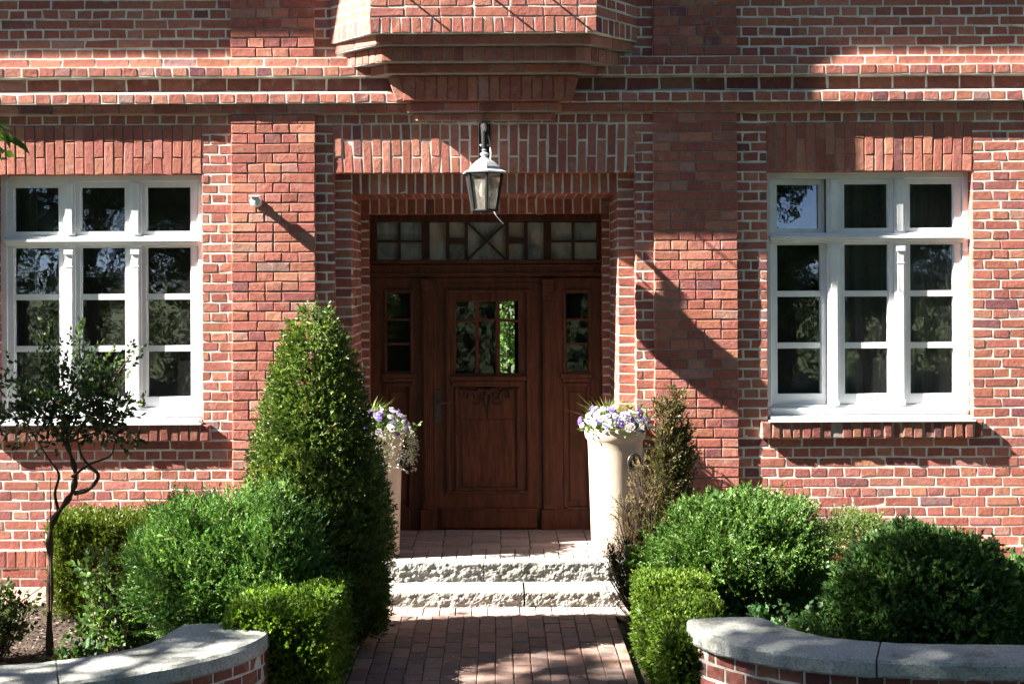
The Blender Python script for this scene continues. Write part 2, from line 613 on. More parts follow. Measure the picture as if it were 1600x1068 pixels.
# plinth
fp = front(-0.03)
for a, b in ((-HX, -1.26), (1.26, HX)):
    pl = MB()
    x = a
    while x < b - 0.02:
        e = min(x + 0.077, b)
        brick(pl, fp, x + 0.005, e - 0.005, 0.165, 0.295, rnd.gauss(0, 0.002), 0.028, 0, bcol(0.85))
        x = e
    for k in range(2):
        run(pl, fp, a, b, 0.0 + k * 0.08, 0.08 + k * 0.08, 0.26, 0.13 * k, 0.012, -0.006, 0.02, 0.85)
    pl.box(a, b, -0.022, 0.0034, 0.0, 0.297, 1)
    pl.build('plinth', [M['brick'], M['mortar']], house)

# pilasters
for s in (-1, 1):
    mb = MB()
    fr = front(-0.037)
    a, b = sorted((s * PIL[0], s * PIL[1]))
    for (z0, z1) in ((0.0, COR0), (COR1, 6.35)):
        n = round((z1 - z0) / 0.077)
        h = (z1 - z0) / n
        for k in range(n):
            za, zb = z0 + k * h, z0 + (k + 1) * h
            pat = [[.195, .26, .195], [.13] * 5, [.195, .13, .13, .195], [.13, .13, .13, .26], [.195, .13, .195, .13]][[2, 1, 0, 1, 2, 3, 1, 4, 0, 1, 2, 4][(k + (s > 0) * 5) % 12]]
            x = a
            for j, w in enumerate(pat):
                brick(mb, fr, x + (0 if j == 0 else 0.0045), x + w - (0 if j == len(pat) - 1 else 0.0045), za + 0.0045, zb - 0.0045, 0, 0.1, 0, bcol(1.04), jit=0.0022)
                x += w
        mb.box(a + 0.004, b - 0.004, -0.0305, 0.0053, z0, z1, 1)
    mb.build('pilaster', [M['brick'], M['grey_mortar']], house)

# string course
sc_ = MB()
segs = [(-HX, -0.0), (0.0, HX)]
run(sc_, fr0, -HX, HX, 3.687, 3.762, 0.26, 0.03, 0.009, 0.047, 0.05, 0.95)
run(sc_, fr0, -HX, HX, 3.764, 3.845, 0.13, 0.02, 0.011, 0.074, 0.06, 1.0)
run(sc_, fr0, -HX, HX, 3.862, 3.970, 0.26, 0.07, 0.012, 0.012, 0.05, 0.62)  # recessed course, its colour darkened for the shade under the headers above
run(sc_, fr0, -HX, HX, 3.972, 4.050, 0.13, 0.05, 0.010, 0.074, 0.06, 1.0)
run(sc_, fr0, -HX, HX, 4.050, 4.124, 0.26, 0.10, 0.010, 0.040, 0.05, 1.0)
sc_.box(-HX, HX, -0.042, 0.0, 3.688, 3.7625, 2)
sc_.box(-HX, HX, -0.0722, 0.0, 3.765, 3.848, 1)
sc_.add([(-HX, -0.0721, 3.8485), (HX, -0.0721, 3.8485), (HX, 0.0, 3.866), (-HX, 0.0, 3.866), (-HX, 0, 3.8486), (HX, 0, 3.8486)], [(0, 1, 2, 3), (0, 3, 4), (1, 5, 2)], 1)
sc_.box(-HX, HX, -0.0100, 0.0, 3.8665, 3.9715, 1)
sc_.box(-HX, HX, -0.0722, 0.0, 3.9725, 4.050, 1)
sc_.box(-HX, HX, -0.038, 0.0, 4.0505, 4.1255, 1)
sc_.build('string_course', [M['brick'], M['mortar'], M['grey_mortar']], house)


# lintels of staggered soldier bricks
def lintel(x0, x1, tight, mats):
    mb = MB()
    n = round((x1 - x0) / 0.0765)
    w = (x1 - x0) / n
    xc, hw = (x0 + x1) / 2, (x1 - x0) / 2
    z0, z1 = 3.226, 3.609
    g = tight
    for k in range(n):
        a, b = x0 + k * w, x0 + (k + 1) * w
        rot = -((a + b) / 2 - xc) / hw * 0.030
        zs = (z0, z0 + 0.255, z1) if k % 2 else (z0, z0 + 0.128, z1)
        for j in range(2):
            za, zb = zs[j] + (0 if j == 0 else g / 2), zs[j + 1] - g / 2
            sh_ = -math.sin(rot) * ((za + zb) / 2 - z0 - 0.1)
            brick(mb, fr0, a + g / 2 + sh_, b - g / 2 + sh_, za, zb, 0.002, 0.1, 0, bcol(1.05, True), rot)
    mb.box(x0 - 0.002, x1 + 0.002, 0.0004 if tight > 0.009 else 0.004, 0.1, z0 + 0.004, z1, 1)
    mb.build('lintel', mats, house)


lintel(WX0, WX1, 0.007, [M['brick'], M['grey_mortar']])
lintel(-WX1, -WX0, 0.007, [M['brick'], M['grey_mortar']])
lintel(-DX, DX, 0.011, [M['brick'], M['mortar']])

# window sills of bricks on edge
for s in (-1, 1):
    mb = MB()
    a, b = sorted((s * (WX0 - 0.065), s * (WX1 + 0.065)))
    n = 22
    w = (b - a) / n
    fr = Frame((0, -0.055, 0), (1, 0, 0), (0, -0.12, 1))
    for k in range(n):
        brick(mb, front(-0.055), a + k * w + 0.006, a + (k + 1) * w - 0.006, 1.15, 1.274, rnd.gauss(0, 0.004), 0.05, 0, bcol(0.62), ch=0.008, jit=0.003)
    mb.box(a + 0.004, b - 0.004, -0.047, -0.001, 1.155, 1.268, 1)
    mb.build('window_sill', [M['brick'], M['grey_mortar']], house)

# oriel on stepped brick corbels
bay = MB()
KB = 0.83


def bay_faces(p, w, k=KB):
    sl = math.hypot(k, 1) * p
    return [(Frame((0, -p, 0), (1, 0, 0), (0, 0, 1)), -w, w),
            (Frame((-(w + k * p), 0, 0), (k, -1, 0), (0, 0, 1)), 0, sl),
            (Frame((w, -p, 0), (k, 1, 0), (0, 0, 1)), 0, sl)]


def bay_core(p, w, z0, z1, mi, kk=KB):
    e = 0.0025 if mi == 1 else 0.005
    p -= e
    x0, x1 = w - e * 0.5, w + kk * p
    vs = []
    for z in (z0 + 0.001, z1 - 0.001):
        vs += [(-x1, 0.001, z), (-x0, -p, z), (x0, -p, z), (x1, 0.001, z)]
    bay.add(vs, [(0, 3, 2, 1), (4, 5, 6, 7), (0, 1, 5, 4), (1, 2, 6, 5), (2, 3, 7, 6), (3, 0, 4, 7)], mi)


def bay_row(p, w, z0, z1, cell, joint=0.009, core=2, k=1.0, ww=None):
    kk = KB if ww is None else (ww - w) / p
    for fr, a, b in bay_faces(p, w, kk):
        run(bay, fr, a, b, z0, z1, cell, a, joint, 0, 0.03, k, 0, True)
    bay_core(p, w, z0, z1, core, kk)


bay_row(0.42, 0.85, 4.236, 4.360, 0.077, core=1)
z = 4.360
k = 0
while z < 6.33:
    bay_row(0.42, 0.85, z, min(z + 0.077, 6.35), 0.26 if k % 2 == 0 else 0.13, 0.011, 1)
    z += 0.077
    k += 1
bay_row(0.375, 0.81, 4.155, 4.234, 0.26, ww=1.165)
bay_row(0.320, 0.765, 4.040, 4.153, 0.077, ww=1.10)
bay_row(0.235, 0.735, 3.965, 4.038, 0.26, ww=0.94)
fr = front(-0.15)
run(bay, fr, -0.615, 0.615, 3.768, 3.963, 0.082, -0.615, 0.009, 0, 0.13, 1.0, 0, True)
for s in (-1, 1):
    brick(bay, fr, s * 0.668 - 0.036, s * 0.668 + 0.036, 3.770, 3.961, -0.003, 0.12, 0, bcol(1.0, True), -s * 0.30)
bay.add([(-0.64, -0.144, 3.7685), (0.64, -0.144, 3.7685), (0.705, -0.144, 3.9625), (-0.705, -0.144, 3.9625), (-0.64, 0, 3.7685), (0.64, 0, 3.7685), (0.705, 0, 3.9625), (-0.705, 0, 3.9625)],
        [(0, 1, 2, 3), (4, 7, 6, 5), (0, 4, 5, 1), (3, 2, 6, 7), (0, 3, 7, 4), (1, 5, 6, 2)], 0, (0.3, 0.1, 0.07))
bay_row(0.100, 0.560, 3.690, 3.764, 0.26)
bay_row(0.050, 0.520, 3.625, 3.686, 0.13)
bay_o = bay.build('oriel', [M['brick'], M['mortar'], M['grey_mortar']], house)
for x in (-0.76, -0.13, 0.30):
    mb = MB()
    mb.tube([(x, -0.40, 4.66), (x, -0.60, 4.66), (x, -0.62, 4.69)], 0.007, 8)
    mb.build('bracket', M['iron'], bay_o)

# rooms behind the windows and the hall behind the door
rm = MB()


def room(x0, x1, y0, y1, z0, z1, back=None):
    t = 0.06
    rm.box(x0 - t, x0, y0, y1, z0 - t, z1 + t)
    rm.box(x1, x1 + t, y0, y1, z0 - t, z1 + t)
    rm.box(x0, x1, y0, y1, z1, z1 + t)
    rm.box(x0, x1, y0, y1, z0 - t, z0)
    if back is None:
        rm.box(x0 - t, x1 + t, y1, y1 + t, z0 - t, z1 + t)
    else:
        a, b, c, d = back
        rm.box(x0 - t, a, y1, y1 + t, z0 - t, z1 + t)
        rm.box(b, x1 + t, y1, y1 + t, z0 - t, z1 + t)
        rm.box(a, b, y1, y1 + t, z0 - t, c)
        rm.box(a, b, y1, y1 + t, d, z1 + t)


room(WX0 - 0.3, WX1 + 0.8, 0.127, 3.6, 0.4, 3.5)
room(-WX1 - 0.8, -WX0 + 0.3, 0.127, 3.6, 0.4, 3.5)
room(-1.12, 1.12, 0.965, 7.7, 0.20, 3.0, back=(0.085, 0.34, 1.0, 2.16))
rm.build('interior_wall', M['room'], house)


# ------------------------------------------------------------------ windows
def make_window(x0, open_left):
    root = empty('window', (x0, 0, 0), parent=house)
    W = WX1 - WX0
    Z0, Z1 = WZ0 - 0.012, WZ1
    fy0, fy1 = 0.078, 0.15
    fm = MB()
    fm.box(0, 0.048, fy0, fy1, Z0, Z1)
    fm.box(W - 0.048, W, fy0, fy1, Z0, Z1)
    fm.box(0.048, W - 0.048, fy0, fy1, Z1 - 0.05, Z1)
    fm.box(0.048, W - 0.048, fy0, fy1, Z0, 1.395)
    mul = (0.540, 1.062)
    for c in mul:
        fm.box(c - 0.045, c + 0.045, fy0 + 0.002, fy1 - 0.002, 1.395, 2.668)
        fm.box(c - 0.045, c + 0.045, fy0 + 0.002, fy1 - 0.002, 2.748, Z1 - 0.05)
        fm.box(c - 0.026, c + 0.026, fy0 - 0.018, fy0 + 0.0015, 1.41, 2.60)
        fm.box(c - 0.036, c + 0.036, fy0 - 0.026, fy0 + 0.0015, 2.60, 2.640)
        fm.box(c - 0.030, c + 0.030, fy0 - 0.020, fy0 + 0.0015, 2.50, 2.515)
        fm.box(c - 0.026, c + 0.026, fy0 - 0.012, fy0 + 0.0015, 2.76, 3.165)
        fm.box(c - 0.034, c + 0.034, fy0 - 0.022, fy0 + 0.0015, 1.395, 1.43)
    fm.box(0.048, W - 0.048, fy0 - 0.004, fy1 - 0.004, 2.668, 2.748)
    fm.box(0.03, W - 0.03, fy0 - 0.036, fy0 - 0.0045, 2.700, 2.722)
    fm.box(0.04, W - 0.04, fy0 - 0.022, fy0 - 0.0045, 2.684, 2.6995)
    fm.box(0.03, W - 0.03, fy0 - 0.030, fy0 - 0.0005, 1.352, 1.374)
    fm.box(0.02, W - 0.02, -0.050, fy0 - 0.0005, Z0 - 0.006, Z0 + 0.022)
    fm.box(0.0, W, -0.070, 0.125, Z0 - 0.020, Z0 - 0.0065)
    fm.build('frame', M['white'], root, bevel=0.004)
    cols = [(0.05, 0.493), (0.587, 1.015), (1.109, W - 0.05)]
    gl = [(0.095, 0.455), (0.622, 0.978), (1.14, 1.495)]
    rows_b = [(1.480, 1.838), (1.884, 2.246), (2.292, 2.655)]
    for ci, ((a, b), (ga, gb)) in enumerate(zip(cols, gl)):
        for top in (False, True):
            mb = MB()
            z0, z1 = (2.75, Z1 - 0.052) if top else (1.397, 2.666)
            rows = [(2.785, 3.131)] if top else rows_b
            y0, y1 = 0.092, 0.140
            mb.box(a, ga, y0, y1, z0, z1)
            mb.box(gb, b, y0, y1, z0, z1)
            zz = [z0] + [v for r in rows for v in r] + [z1]
            for i in range(0, len(zz), 2):
                if zz[i + 1] > zz[i] + 0.004:
                    edge = i == 0 or i == len(zz) - 2
                    mb.box(ga, gb, y0 + (0 if edge else 0.008), y1 - (0 if edge else 0.004), zz[i], zz[i + 1])
            for (p, q) in rows:
                w = 0.008
                mb.box(ga, ga + w, y0 + 0.010, y1 - 0.006, p, q)
                mb.box(gb - w, gb, y0 + 0.010, y1 - 0.006, p, q)
                t = [rnd.gauss(0, 0.0012) for _ in range(3)]
                mb.add([(ga, 0.120 + t[0], p), (gb, 0.120 + t[1], p), (gb, 0.120 + t[1] + t[2], q), (ga, 0.120 + t[0] + t[2], q)], [(0, 1, 2, 3)], 1)
            if open_left and ci == 0:
                an = R(7.5 if top else 3.5)
                mb.v = [(a + (x - a) * math.cos(an) - (y - 0.1) * math.sin(an), 0.115 + (y - 0.1) * math.cos(an) + (x - a) * math.sin(an), z) for x, y, z in mb.v]
            mb.build('casement', [M['white'], M['glass']], root, bevel=0)
    cu = MB()
    nx = 160
    vs = []
    for i in range(nx):
        t = i / (nx - 1)
        x = 0.0 + t * 1.6
        y = 0.42 + 0.035 * math.sin(t * 62 + 2.0 * math.sin(t * 9)) + 0.015 * math.sin(t * 150)
        vs += [(x, y, 1.1), (x + 0.01 * math.sin(t * 40), y * 0.9 + 0.04, 3.4)]
    keep = []
    for i in range(nx - 1):
        t = i / (nx - 1)
        if (open_left and 0.42 < t) or ((not open_left) and (t < 0.10 or 0.55 < t < 0.62 or t > 0.93)):
            keep.append((2 * i, 2 * i + 2, 2 * i + 3, 2 * i + 1))
    cu.add(vs, keep)
    cu.build('curtain', M['curtain'], root, smooth=True)
    return root


make_window(WX0, True)
make_window(-WX1, False)

# ------------------------------------------------------------------ entrance door
DY = 0.90
door = empty('entrance_door', (0, DY, 0.27), parent=house)


def dbox(mb, px0, px1, py0, py1, y0, y1, mi=0):
    a = U(px0, py1, Y=DY)
    b = U(px1, py0, Y=DY)
    mb.box(a[0], b[0], DY + y0, DY + y1, a[2] - 0, b[2], mi)


SZ = 0.27
fm = MB()
dbox(fm, 578, 944, 326, 347, -0.02, 0.06)           # head
dbox(fm, 578, 589, 347.5, 408, -0.02, 0.06)
dbox(fm, 932, 944, 347.5, 408, -0.02, 0.06)
dbox(fm, 570, 950, 408.5, 433, -0.015, 0.06)        # beam
dbox(fm, 576, 946, 405, 412, -0.055, -0.0155)
dbox(fm, 576, 946, 412.2, 417, -0.035, -0.0155)
dbox(fm, 576, 946, 425, 429, -0.028, -0.0155)
for a, b in ((570, 604), (642, 680), (850, 884), (920, 952)):      # stiles beside the sidelights
    dbox(fm, a, b, 433.5, 830, 0.0, 0.06)
for a, b in ((604.2, 641.8), (884.2, 919.8)):
    dbox(fm, a, b, 433.5, 458, 0.002, 0.06)
    dbox(fm, a, b, 580, 600, 0.002, 0.06)
    dbox(fm, a, b, 600.2, 795, 0.020, 0.05)         # lower field
    dbox(fm, a + 6, b - 6, 612, 782, 0.008, 0.0195)  # raised field
    dbox(fm, a, b, 795.2, 830, 0.0, 0.06)
    dbox(fm, a - 8, b + 8, 583, 590, -0.030, -0.0005)
    dbox(fm, a - 5, b + 5, 590.2, 596, -0.018, -0.0005)
    for y in (499, 537):
        dbox(fm, a, b, y - 2, y + 2, 0.004, 0.05)
    for (p, q, r_, s_) in ((a - 4, a, 454, 582), (b, b + 4, 454, 582), (a - 4, b + 4, 452, 456)):
        dbox(fm, p, q, r_, s_, -0.014, -0.0006)
    for (p, q, r_, s_) in ((a - 3, a + 2, 600, 795), (b - 2, b + 3, 600, 795), (a - 3, b + 3, 598, 603), (a - 3, b + 3, 791, 796)):
        dbox(fm, p, q, r_, s_, -0.012, -0.0007)
fm.build('frame', M['wood'], door, bevel=0.004)
for c in (668, 856):                                 # slim pilasters by the leaf
    mb = MB()
    dbox(mb, c - 7, c + 7, 462, 794, -0.035, -0.001)
    for k in (-3.5, 0, 3.5):
        dbox(mb, c + k - 1.1, c + k + 1.1, 470, 786, -0.043, -0.0355)
    dbox(mb, c - 10, c + 10, 436, 444, -0.055, -0.001)
    dbox(mb, c - 8.5, c + 8.5, 444.2, 456, -0.046, -0.001)
    dbox(mb, c - 9.5, c + 9.5, 456.2, 461.8, -0.050, -0.001)
    dbox(mb, c - 10, c + 10, 794.2, 829, -0.050, -0.001)
    mb.build('door_pilaster', M['wood'], door, bevel=0.003)
tr = MB()                                            # transom bars
for a, b in ((659, 671), (849.5, 861)):
    dbox(tr, a, b, 347.5, 405, -0.012, 0.05)
for a, b in ((697, 702), (726, 731), (790, 795), (819, 824.5)):
    dbox(tr, a, b, 347.5, 405, -0.004, 0.05)
for a, b, lo, hi in ((589.2, 658.8, 622, 626), (861.2, 931.8, 893.5, 897.5)):
    dbox(tr, a, lo, 374.8, 379, -0.004, 0.045)
    dbox(tr, hi, b, 374.8, 379, -0.004, 0.045)
    dbox(tr, lo, hi, 347.5, 405, -0.006, 0.05)
for a, b in ((702.2, 725.8), (795.2, 818.8)):
    dbox(tr, a, b, 371, 381, -0.002, 0.045)
p00, p11 = U(731, 405, Y=DY), U(790, 348, Y=DY)
p01, p10 = U(731, 348, Y=DY), U(790, 405, Y=DY)
tr.bar((p00[0], DY + 0.01, p00[2]), (p11[0], DY + 0.01, p11[2]), 0.018, 0.030)
tr.bar((p01[0], DY + 0.012, p01[2]), (p10[0], DY + 0.012, p10[2]), 0.018, 0.028)
tr.build('transom_bars', M['darkwood'], door)
tg = MB()
a, b = U(588, 406, Y=DY), U(933, 347, Y=DY)
xs = [588, 624, 665, 699, 728, 793, 821, 855, 895, 933]
for i in range(len(xs) - 1):
    for (q0, q1) in ((347, 377), (377, 406)):
        l, r_ = U(xs[i], q1, Y=DY), U(xs[i + 1], q0, Y=DY)
        t = [rnd.gauss(0, 0.003) for _ in range(3)]
        tg.add([(l[0], DY + 0.03 + t[0], l[2]), (r_[0], DY + 0.03 + t[1], l[2]), (r_[0], DY + 0.03 + t[1] + t[2], r_[2]), (l[0], DY + 0.03 + t[0] + t[2], r_[2])], [(0, 1, 2, 3)])
tg.build('transom_pane', M['obscure'], door)
for a, b in ((604, 642), (884, 920)):
    sg = MB()
    for q0, q1 in ((458, 499), (499, 537), (537, 580)):
        l, r_ = U(a, q1, Y=DY), U(b, q0, Y=DY)
        t = [rnd.gauss(0, 0.002) for _ in range(2)]
        sg.add([(l[0], DY + 0.03, l[2]), (r_[0], DY + 0.03 + t[0], l[2]), (r_[0], DY + 0.03 + t[0] + t[1], r_[2]), (l[0], DY + 0.03 + t[1], r_[2])], [(0, 1, 2, 3)])
    sg.build('sidelight_pane', M['doorglass'], door)

hb = MB()
dbox(hb, 680.2, 849.8, 433.5, 441, 0.001, 0.058)
hb.build('door_head', M['wood'], door)
lf = MB()                                            # the leaf
dbox(lf, 681, 712, 441, 826, 0.010, 0.055)
dbox(lf, 811, 849, 441, 826, 0.010, 0.055)
dbox(lf, 712.1, 810.9, 441, 471, 0.0102, 0.055)
dbox(lf, 712.1, 810.9, 583, 604, 0.0102, 0.055)
dbox(lf, 712.1, 810.9, 765, 826, 0.0102, 0.055)
dbox(lf, 712.1, 810.9, 604.1, 764.9, 0.022, 0.050)
dbox(lf, 722, 805, 655, 755, 0.014, 0.0219)
for (p, q, r_, s_) in ((698, 702, 455, 768), (824, 828, 455, 768), (696, 830, 452, 457), (698, 828, 766, 770)):
    dbox(lf, p, q, r_, s_, -0.014, 0.0098)
for (p, q, r_, s_) in ((712, 716, 606, 764), (808, 812, 606, 764), (712, 812, 761, 766)):
    dbox(lf, p, q, r_, s_, -0.004, 0.0099)
dbox(lf, 704, 822, 587, 594, -0.036, 0.0097)
dbox(lf, 707, 819, 594.2, 603, -0.022, 0.0097)
dbox(lf, 690, 838, 797, 824, -0.016, 0.0096)
dbox(lf, 688, 840, 793, 797.5, -0.024, 0.0096)
for a, b in ((742.5, 748), (775, 781)):
    dbox(lf, a, b, 471, 583, 0.012, 0.050)
for x0, x1, h0, h1 in ((712, 742.5, 0, 0.012), (748, 775, 0.012, 0.012), (781, 811, 0.012, 0)):
    a, b = U(x0, 502, Y=DY), U(x1, 502, Y=DY)
    lf.bar((a[0], DY + 0.03, a[2] + h0), (b[0], DY + 0.03, b[2] + h1), 0.024, 0.034)
lf.build('door_leaf', M['wood'], door, bevel=0.003)
lp = MB()
for x0, x1 in ((712, 745), (745, 778), (778, 811)):
    for q0, q1 in ((470, 502), (502, 584)):
        l, r_ = U(x0, q1, Y=DY), U(x1, q0, Y=DY)
        lp.add([(l[0], DY + 0.034, l[2]), (r_[0], DY + 0.034, l[2]), (r_[0], DY + 0.034, r_[2]), (l[0], DY + 0.034, r_[2])], [(0, 1, 2, 3)])
lp.build('door_pane', M['doorglass'], door)
cv = MB()                                            # carved scrollwork


def carve(pts, r0, r1, y=0.012):
    P = [U(x, y_, Y=DY) for x, y_ in pts]
    n = len(P)
    cv.tube([(p[0], DY + y, p[2]) for p in P], [r0 + (r1 - r0) * i / (n - 1) for i in range(n)], 6)


for s in (-1, 1):
    cx = 761.5
    carve([(cx, 612), (cx + s * 6, 607), (cx + s * 14, 607), (cx + s * 20, 613), (cx + s * 19, 622), (cx + s * 12, 625), (cx + s * 8, 619), (cx + s * 12, 614)], 0.012, 0.007)
    carve([(cx + s * 18, 616), (cx + s * 26, 608), (cx + s * 34, 611), (cx + s * 36, 620), (cx + s * 30, 622), (cx + s * 29, 616)], 0.011, 0.006)
    carve([(cx + s * 30, 612), (cx + s * 38, 607), (cx + s * 45, 609), (cx + s * 43, 622)], 0.010, 0.004)
    carve([(cx + s * 3, 612), (cx + s * 5, 624), (cx + s * 1.5, 636), (cx, 654)], 0.013, 0.003)
    carve([(cx + s * 8, 628), (cx + s * 16, 632), (cx + s * 24, 628)], 0.008, 0.003)
    carve([(cx + s * 2, 616), (cx + s * 1, 606)], 0.016, 0.010)
cv.build('carving', M['darkwood'], door, smooth=True)
hd = MB()
dbox(hd, 679, 688, 610, 660, -0.006, 0.0095)
a = U(683.5, 628.5, Y=DY)
hd.tube([(a[0], DY - 0.004, a[2]), (a[0], DY - 0.05, a[2]), (a[0] + 0.02, DY - 0.062, a[2]), (a[0] + 0.12, DY - 0.058, a[2] + 0.004)], [0.010, 0.010, 0.010, 0.008], 10)
a = U(683.5, 648, Y=DY)
hd.tube([(a[0], DY - 0.012, a[2]), (a[0], DY - 0.005, a[2])], 0.009, 10)
hd.build('handle', M['pewter'], door, smooth=False)
for ch_ in door.children: ch_.location = -door.location

# ------------------------------------------------------------------ ground, path, landing, steps
g = MB()
g.add([(-300, -300, -0.02), (300, -300, -0.02), (300, 300, -0.02), (-300, 300, -0.02)], [(0, 1, 2, 3)])
tag(g.build('ground', M['ground']), kind='structure')
st = MB()
st.add([(-60, -15, -0.012), (60, -15, -0.012), (60, -8.4, -0.012), (-60, -8.4, -0.012)], [(0, 1, 2, 3)])
tag(st.build('road', M['asphalt']), kind='structure')
for s, nm in ((-1, 'soil_bed'), (1, 'soil_bed')):
    sb = MB()
    nx, ny = 60, 40
    xa, xb = (-5.6, -0.93) if s < 0 else (0.96, 5.6)
    vs, fs = [], []
    for j in range(ny + 1):
        for i in range(nx + 1):
            x, y = xa + (xb - xa) * i / nx, -3.6 + (3.6 - 0.62) * j / ny
            vs.append((x, y, -0.005 + 0.03 * noise.noise((x * 3, y * 3, 2)) + 0.015 * noise.noise((x * 11, y * 11, 5))))
    for j in range(ny):
        for i in range(nx):
            q = j * (nx + 1) + i
            fs.append((q, q + 1, q + nx + 2, q + nx + 1))
    sb.add(vs, fs)
    tag(sb.build(nm, M['soil'], smooth=True), kind='structure')

PVC = [(0.26, 0.165, 0.135), (0.22, 0.145, 0.125), (0.29, 0.19, 0.155), (0.19, 0.14, 0.125), (0.25, 0.17, 0.145)]


LVC = [(0.27, 0.245, 0.235), (0.24, 0.22, 0.21), (0.31, 0.27, 0.255), (0.27, 0.23, 0.215)]


def pcol(cols=None):
    c = rnd.choice(cols or PVC)
    s = rnd.uniform(0.85, 1.15)
    return tuple(v * s for v in c)


def pavers(mb, fr, x0, x1, y0, y1, cw, cl, along_y=True, joint=0.006, stag=0.5, depth=0.03, cols=None):
    """fr lies flat; x across, z = world y"""
    nx = max(1, round((x1 - x0) / cw))
    w = (x1 - x0) / nx
    for i in range(nx):
        off = (i * stag % 1.0) * cl if stag != 'r' else rnd.uniform(0, cl)
        y = y0 - off
        while y < y1 - 1e-4:
            a, b = max(y, y0), min(y + cl, y1)
            if b - a > 0.03:
                brick(mb, fr, x0 + i * w + joint / 2, x0 + (i + 1) * w - joint / 2, a + joint / 2, b - joint / 2, 0, depth, 0, pcol(cols), jit=0.0016, ch=0.004)
            y += cl


flat = lambda z: Frame((0, 0, z), (1, 0, 0), (0, 1, 0))
pa = MB()
PX0, PX1 = -0.875, 0.915
PYS = U(760, 955, z=0)[1]
pavers(pa, flat(0.03), PX0 - 0.25, PX1 + 0.25, PYS - 0.215, PYS + 0.10, 0.113, 0.4, stag=0.0, cols=[(0.33, 0.25, 0.215), (0.30, 0.22, 0.19), (0.36, 0.28, 0.24)])
for k, (a, b) in enumerate(((PX0, PX0 + 0.07), (PX1 - 0.07, PX1))):
    pavers(pa, flat(0.032), a, b, -6.5, PYS - 0.218, 0.07, 0.225, stag=0)
pavers(pa, flat(0.03), PX0 + 0.074, PX1 - 0.074, -6.5, PYS - 0.218, 0.113, 0.225, stag=0.5, joint=0.0045)
pa.box(PX0 - 0.25, PX1 + 0.25, PYS - 0.2175, PYS + 0.10, -0.03, 0.022, 1)
pa.box(PX0, PX1, -6.5, PYS - 0.2176, -0.03, 0.022, 1)
tag(pa.build('path', [M['paver'], M['joint']]), kind='structure')
# tile strip along the house foot
for a, b in ((-5.6, -1.3), (1.3, 5.6)):
    tp = MB()
    pavers(tp, flat(0.02), a, b, -0.60, -0.034, 0.30, 0.30, stag=0, joint=0.008)
    tp.box(a, b, -0.60, -0.034, -0.03, 0.013, 1)
    tag(tp.build('pavement', [M['paver'], M['joint']]), kind='structure')

ZL = 0.27
la = MB()
pavers(la, flat(ZL), -1.24, 1.24, -0.415, 0.09, 0.115, 0.13, stag=0, cols=LVC)
pavers(la, flat(ZL), -1.05, 1.05, 0.09, 0.88, 0.23, 0.112, stag=0.5, cols=LVC)
la.box(-1.24, 1.24, -0.415, 0.09, 0.0, ZL - 0.007, 1)
la.box(-1.05, 1.05, 0.0905, 0.96, 0.0, ZL - 0.007, 1)
tag(la.build('landing', [M['paver'], M['joint']]), kind='structure')


def granite(x0, x1, y0, y1, z0, z1, label, seed):
    mb = MB()
    nx, nz = max(6, int((x1 - x0) / 0.010)), 15
    vs, fs = [], []
    prof = []
    for k in range(nz + 1): prof.append((y0, z0 + (z1 - z0) * k / nz, 1.0 if k < nz else 0.4))
    for k in range(1, 10): prof.append((y0 + (y1 - y0) * k / 9, z1, 0.12))
    m = len(prof)
    for i in range(nx + 1):
        x = x0 + (x1 - x0) * i / nx
        for (y, z, a) in prof:
            d = noise.fractal((x * 15 + seed, z * 22, y * 15), 0.62, 2.1, 6) * 0.013 * a + noise.noise((x * 5 + seed, z * 8, 1.0)) * 0.008 * a
            dz = noise.fractal((x * 12 + seed, y * 14, 3.3), 0.8, 2.0, 4) * 0.006 * (1 if a < 1 else 0.3)
            vs.append((x, y - 0.008 * a + d, z + dz))
    for i in range(nx):
        for k in range(m - 1):
            fs.append((i * m + k, (i + 1) * m + k, (i + 1) * m + k + 1, i * m + k + 1))
    b = len(vs)
    vs += [(x0, y1, z0), (x1, y1, z0)]
    fs.append(tuple([b] + [m - 1 - k for k in range(m)]))
    fs.append(tuple([nx * m + k for k in range(m)] + [b + 1]))
    mb.add(vs, fs)
    o = mb.build('granite_step', M['granite'], loc=((x0 + x1) / 2, y1, z0))
    tag(o, label, 'step', 'granite steps to the door')


y1s, y2s = -0.76, -0.43
xj1, xj2 = U(819, 940, Y=-0.76)[0], U(756, 890, Y=-0.43)[0]
granite(-1.25, xj1 - 0.006, y1s, -0.41, -0.03, 0.135, 'rough split granite block, left and longer half of the lowest step', 1.3)
granite(xj1 + 0.008, 1.25, y1s, -0.41, -0.03, 0.135, 'rough split granite block, right and shorter half of the lowest step', 7.9)
granite(-1.22, xj2 - 0.004, y2s, -0.40 + 0.12, 0.12, 0.275, 'rough grey granite block, left half of the upper step under the landing', 13.1)
granite(xj2 + 0.004, 1.22, y2s, -0.40 + 0.12, 0.12, 0.275, 'rough grey granite block, right half of the upper step under the landing', 21.7)


# ------------------------------------------------------------------ curved garden walls
def catmull(P, n):
    P = [np.array(p, float) for p in P]
    P = [2 * P[0] - P[1]] + P + [2 * P[-1] - P[-2]]
    out = []
    for i in range(1, len(P) - 2):
        for k in range(n):
            t = k / n
            a, b, c, d = P[i - 1:i + 3]
            out.append(0.5 * (2 * b + (c - a) * t + (2 * a - 5 * b + 4 * c - d) * t * t + (3 * b - a - 3 * c + d) * t ** 3))
    out.append(P[-2])
    return out


CZ, CT = 0.49, 0.088


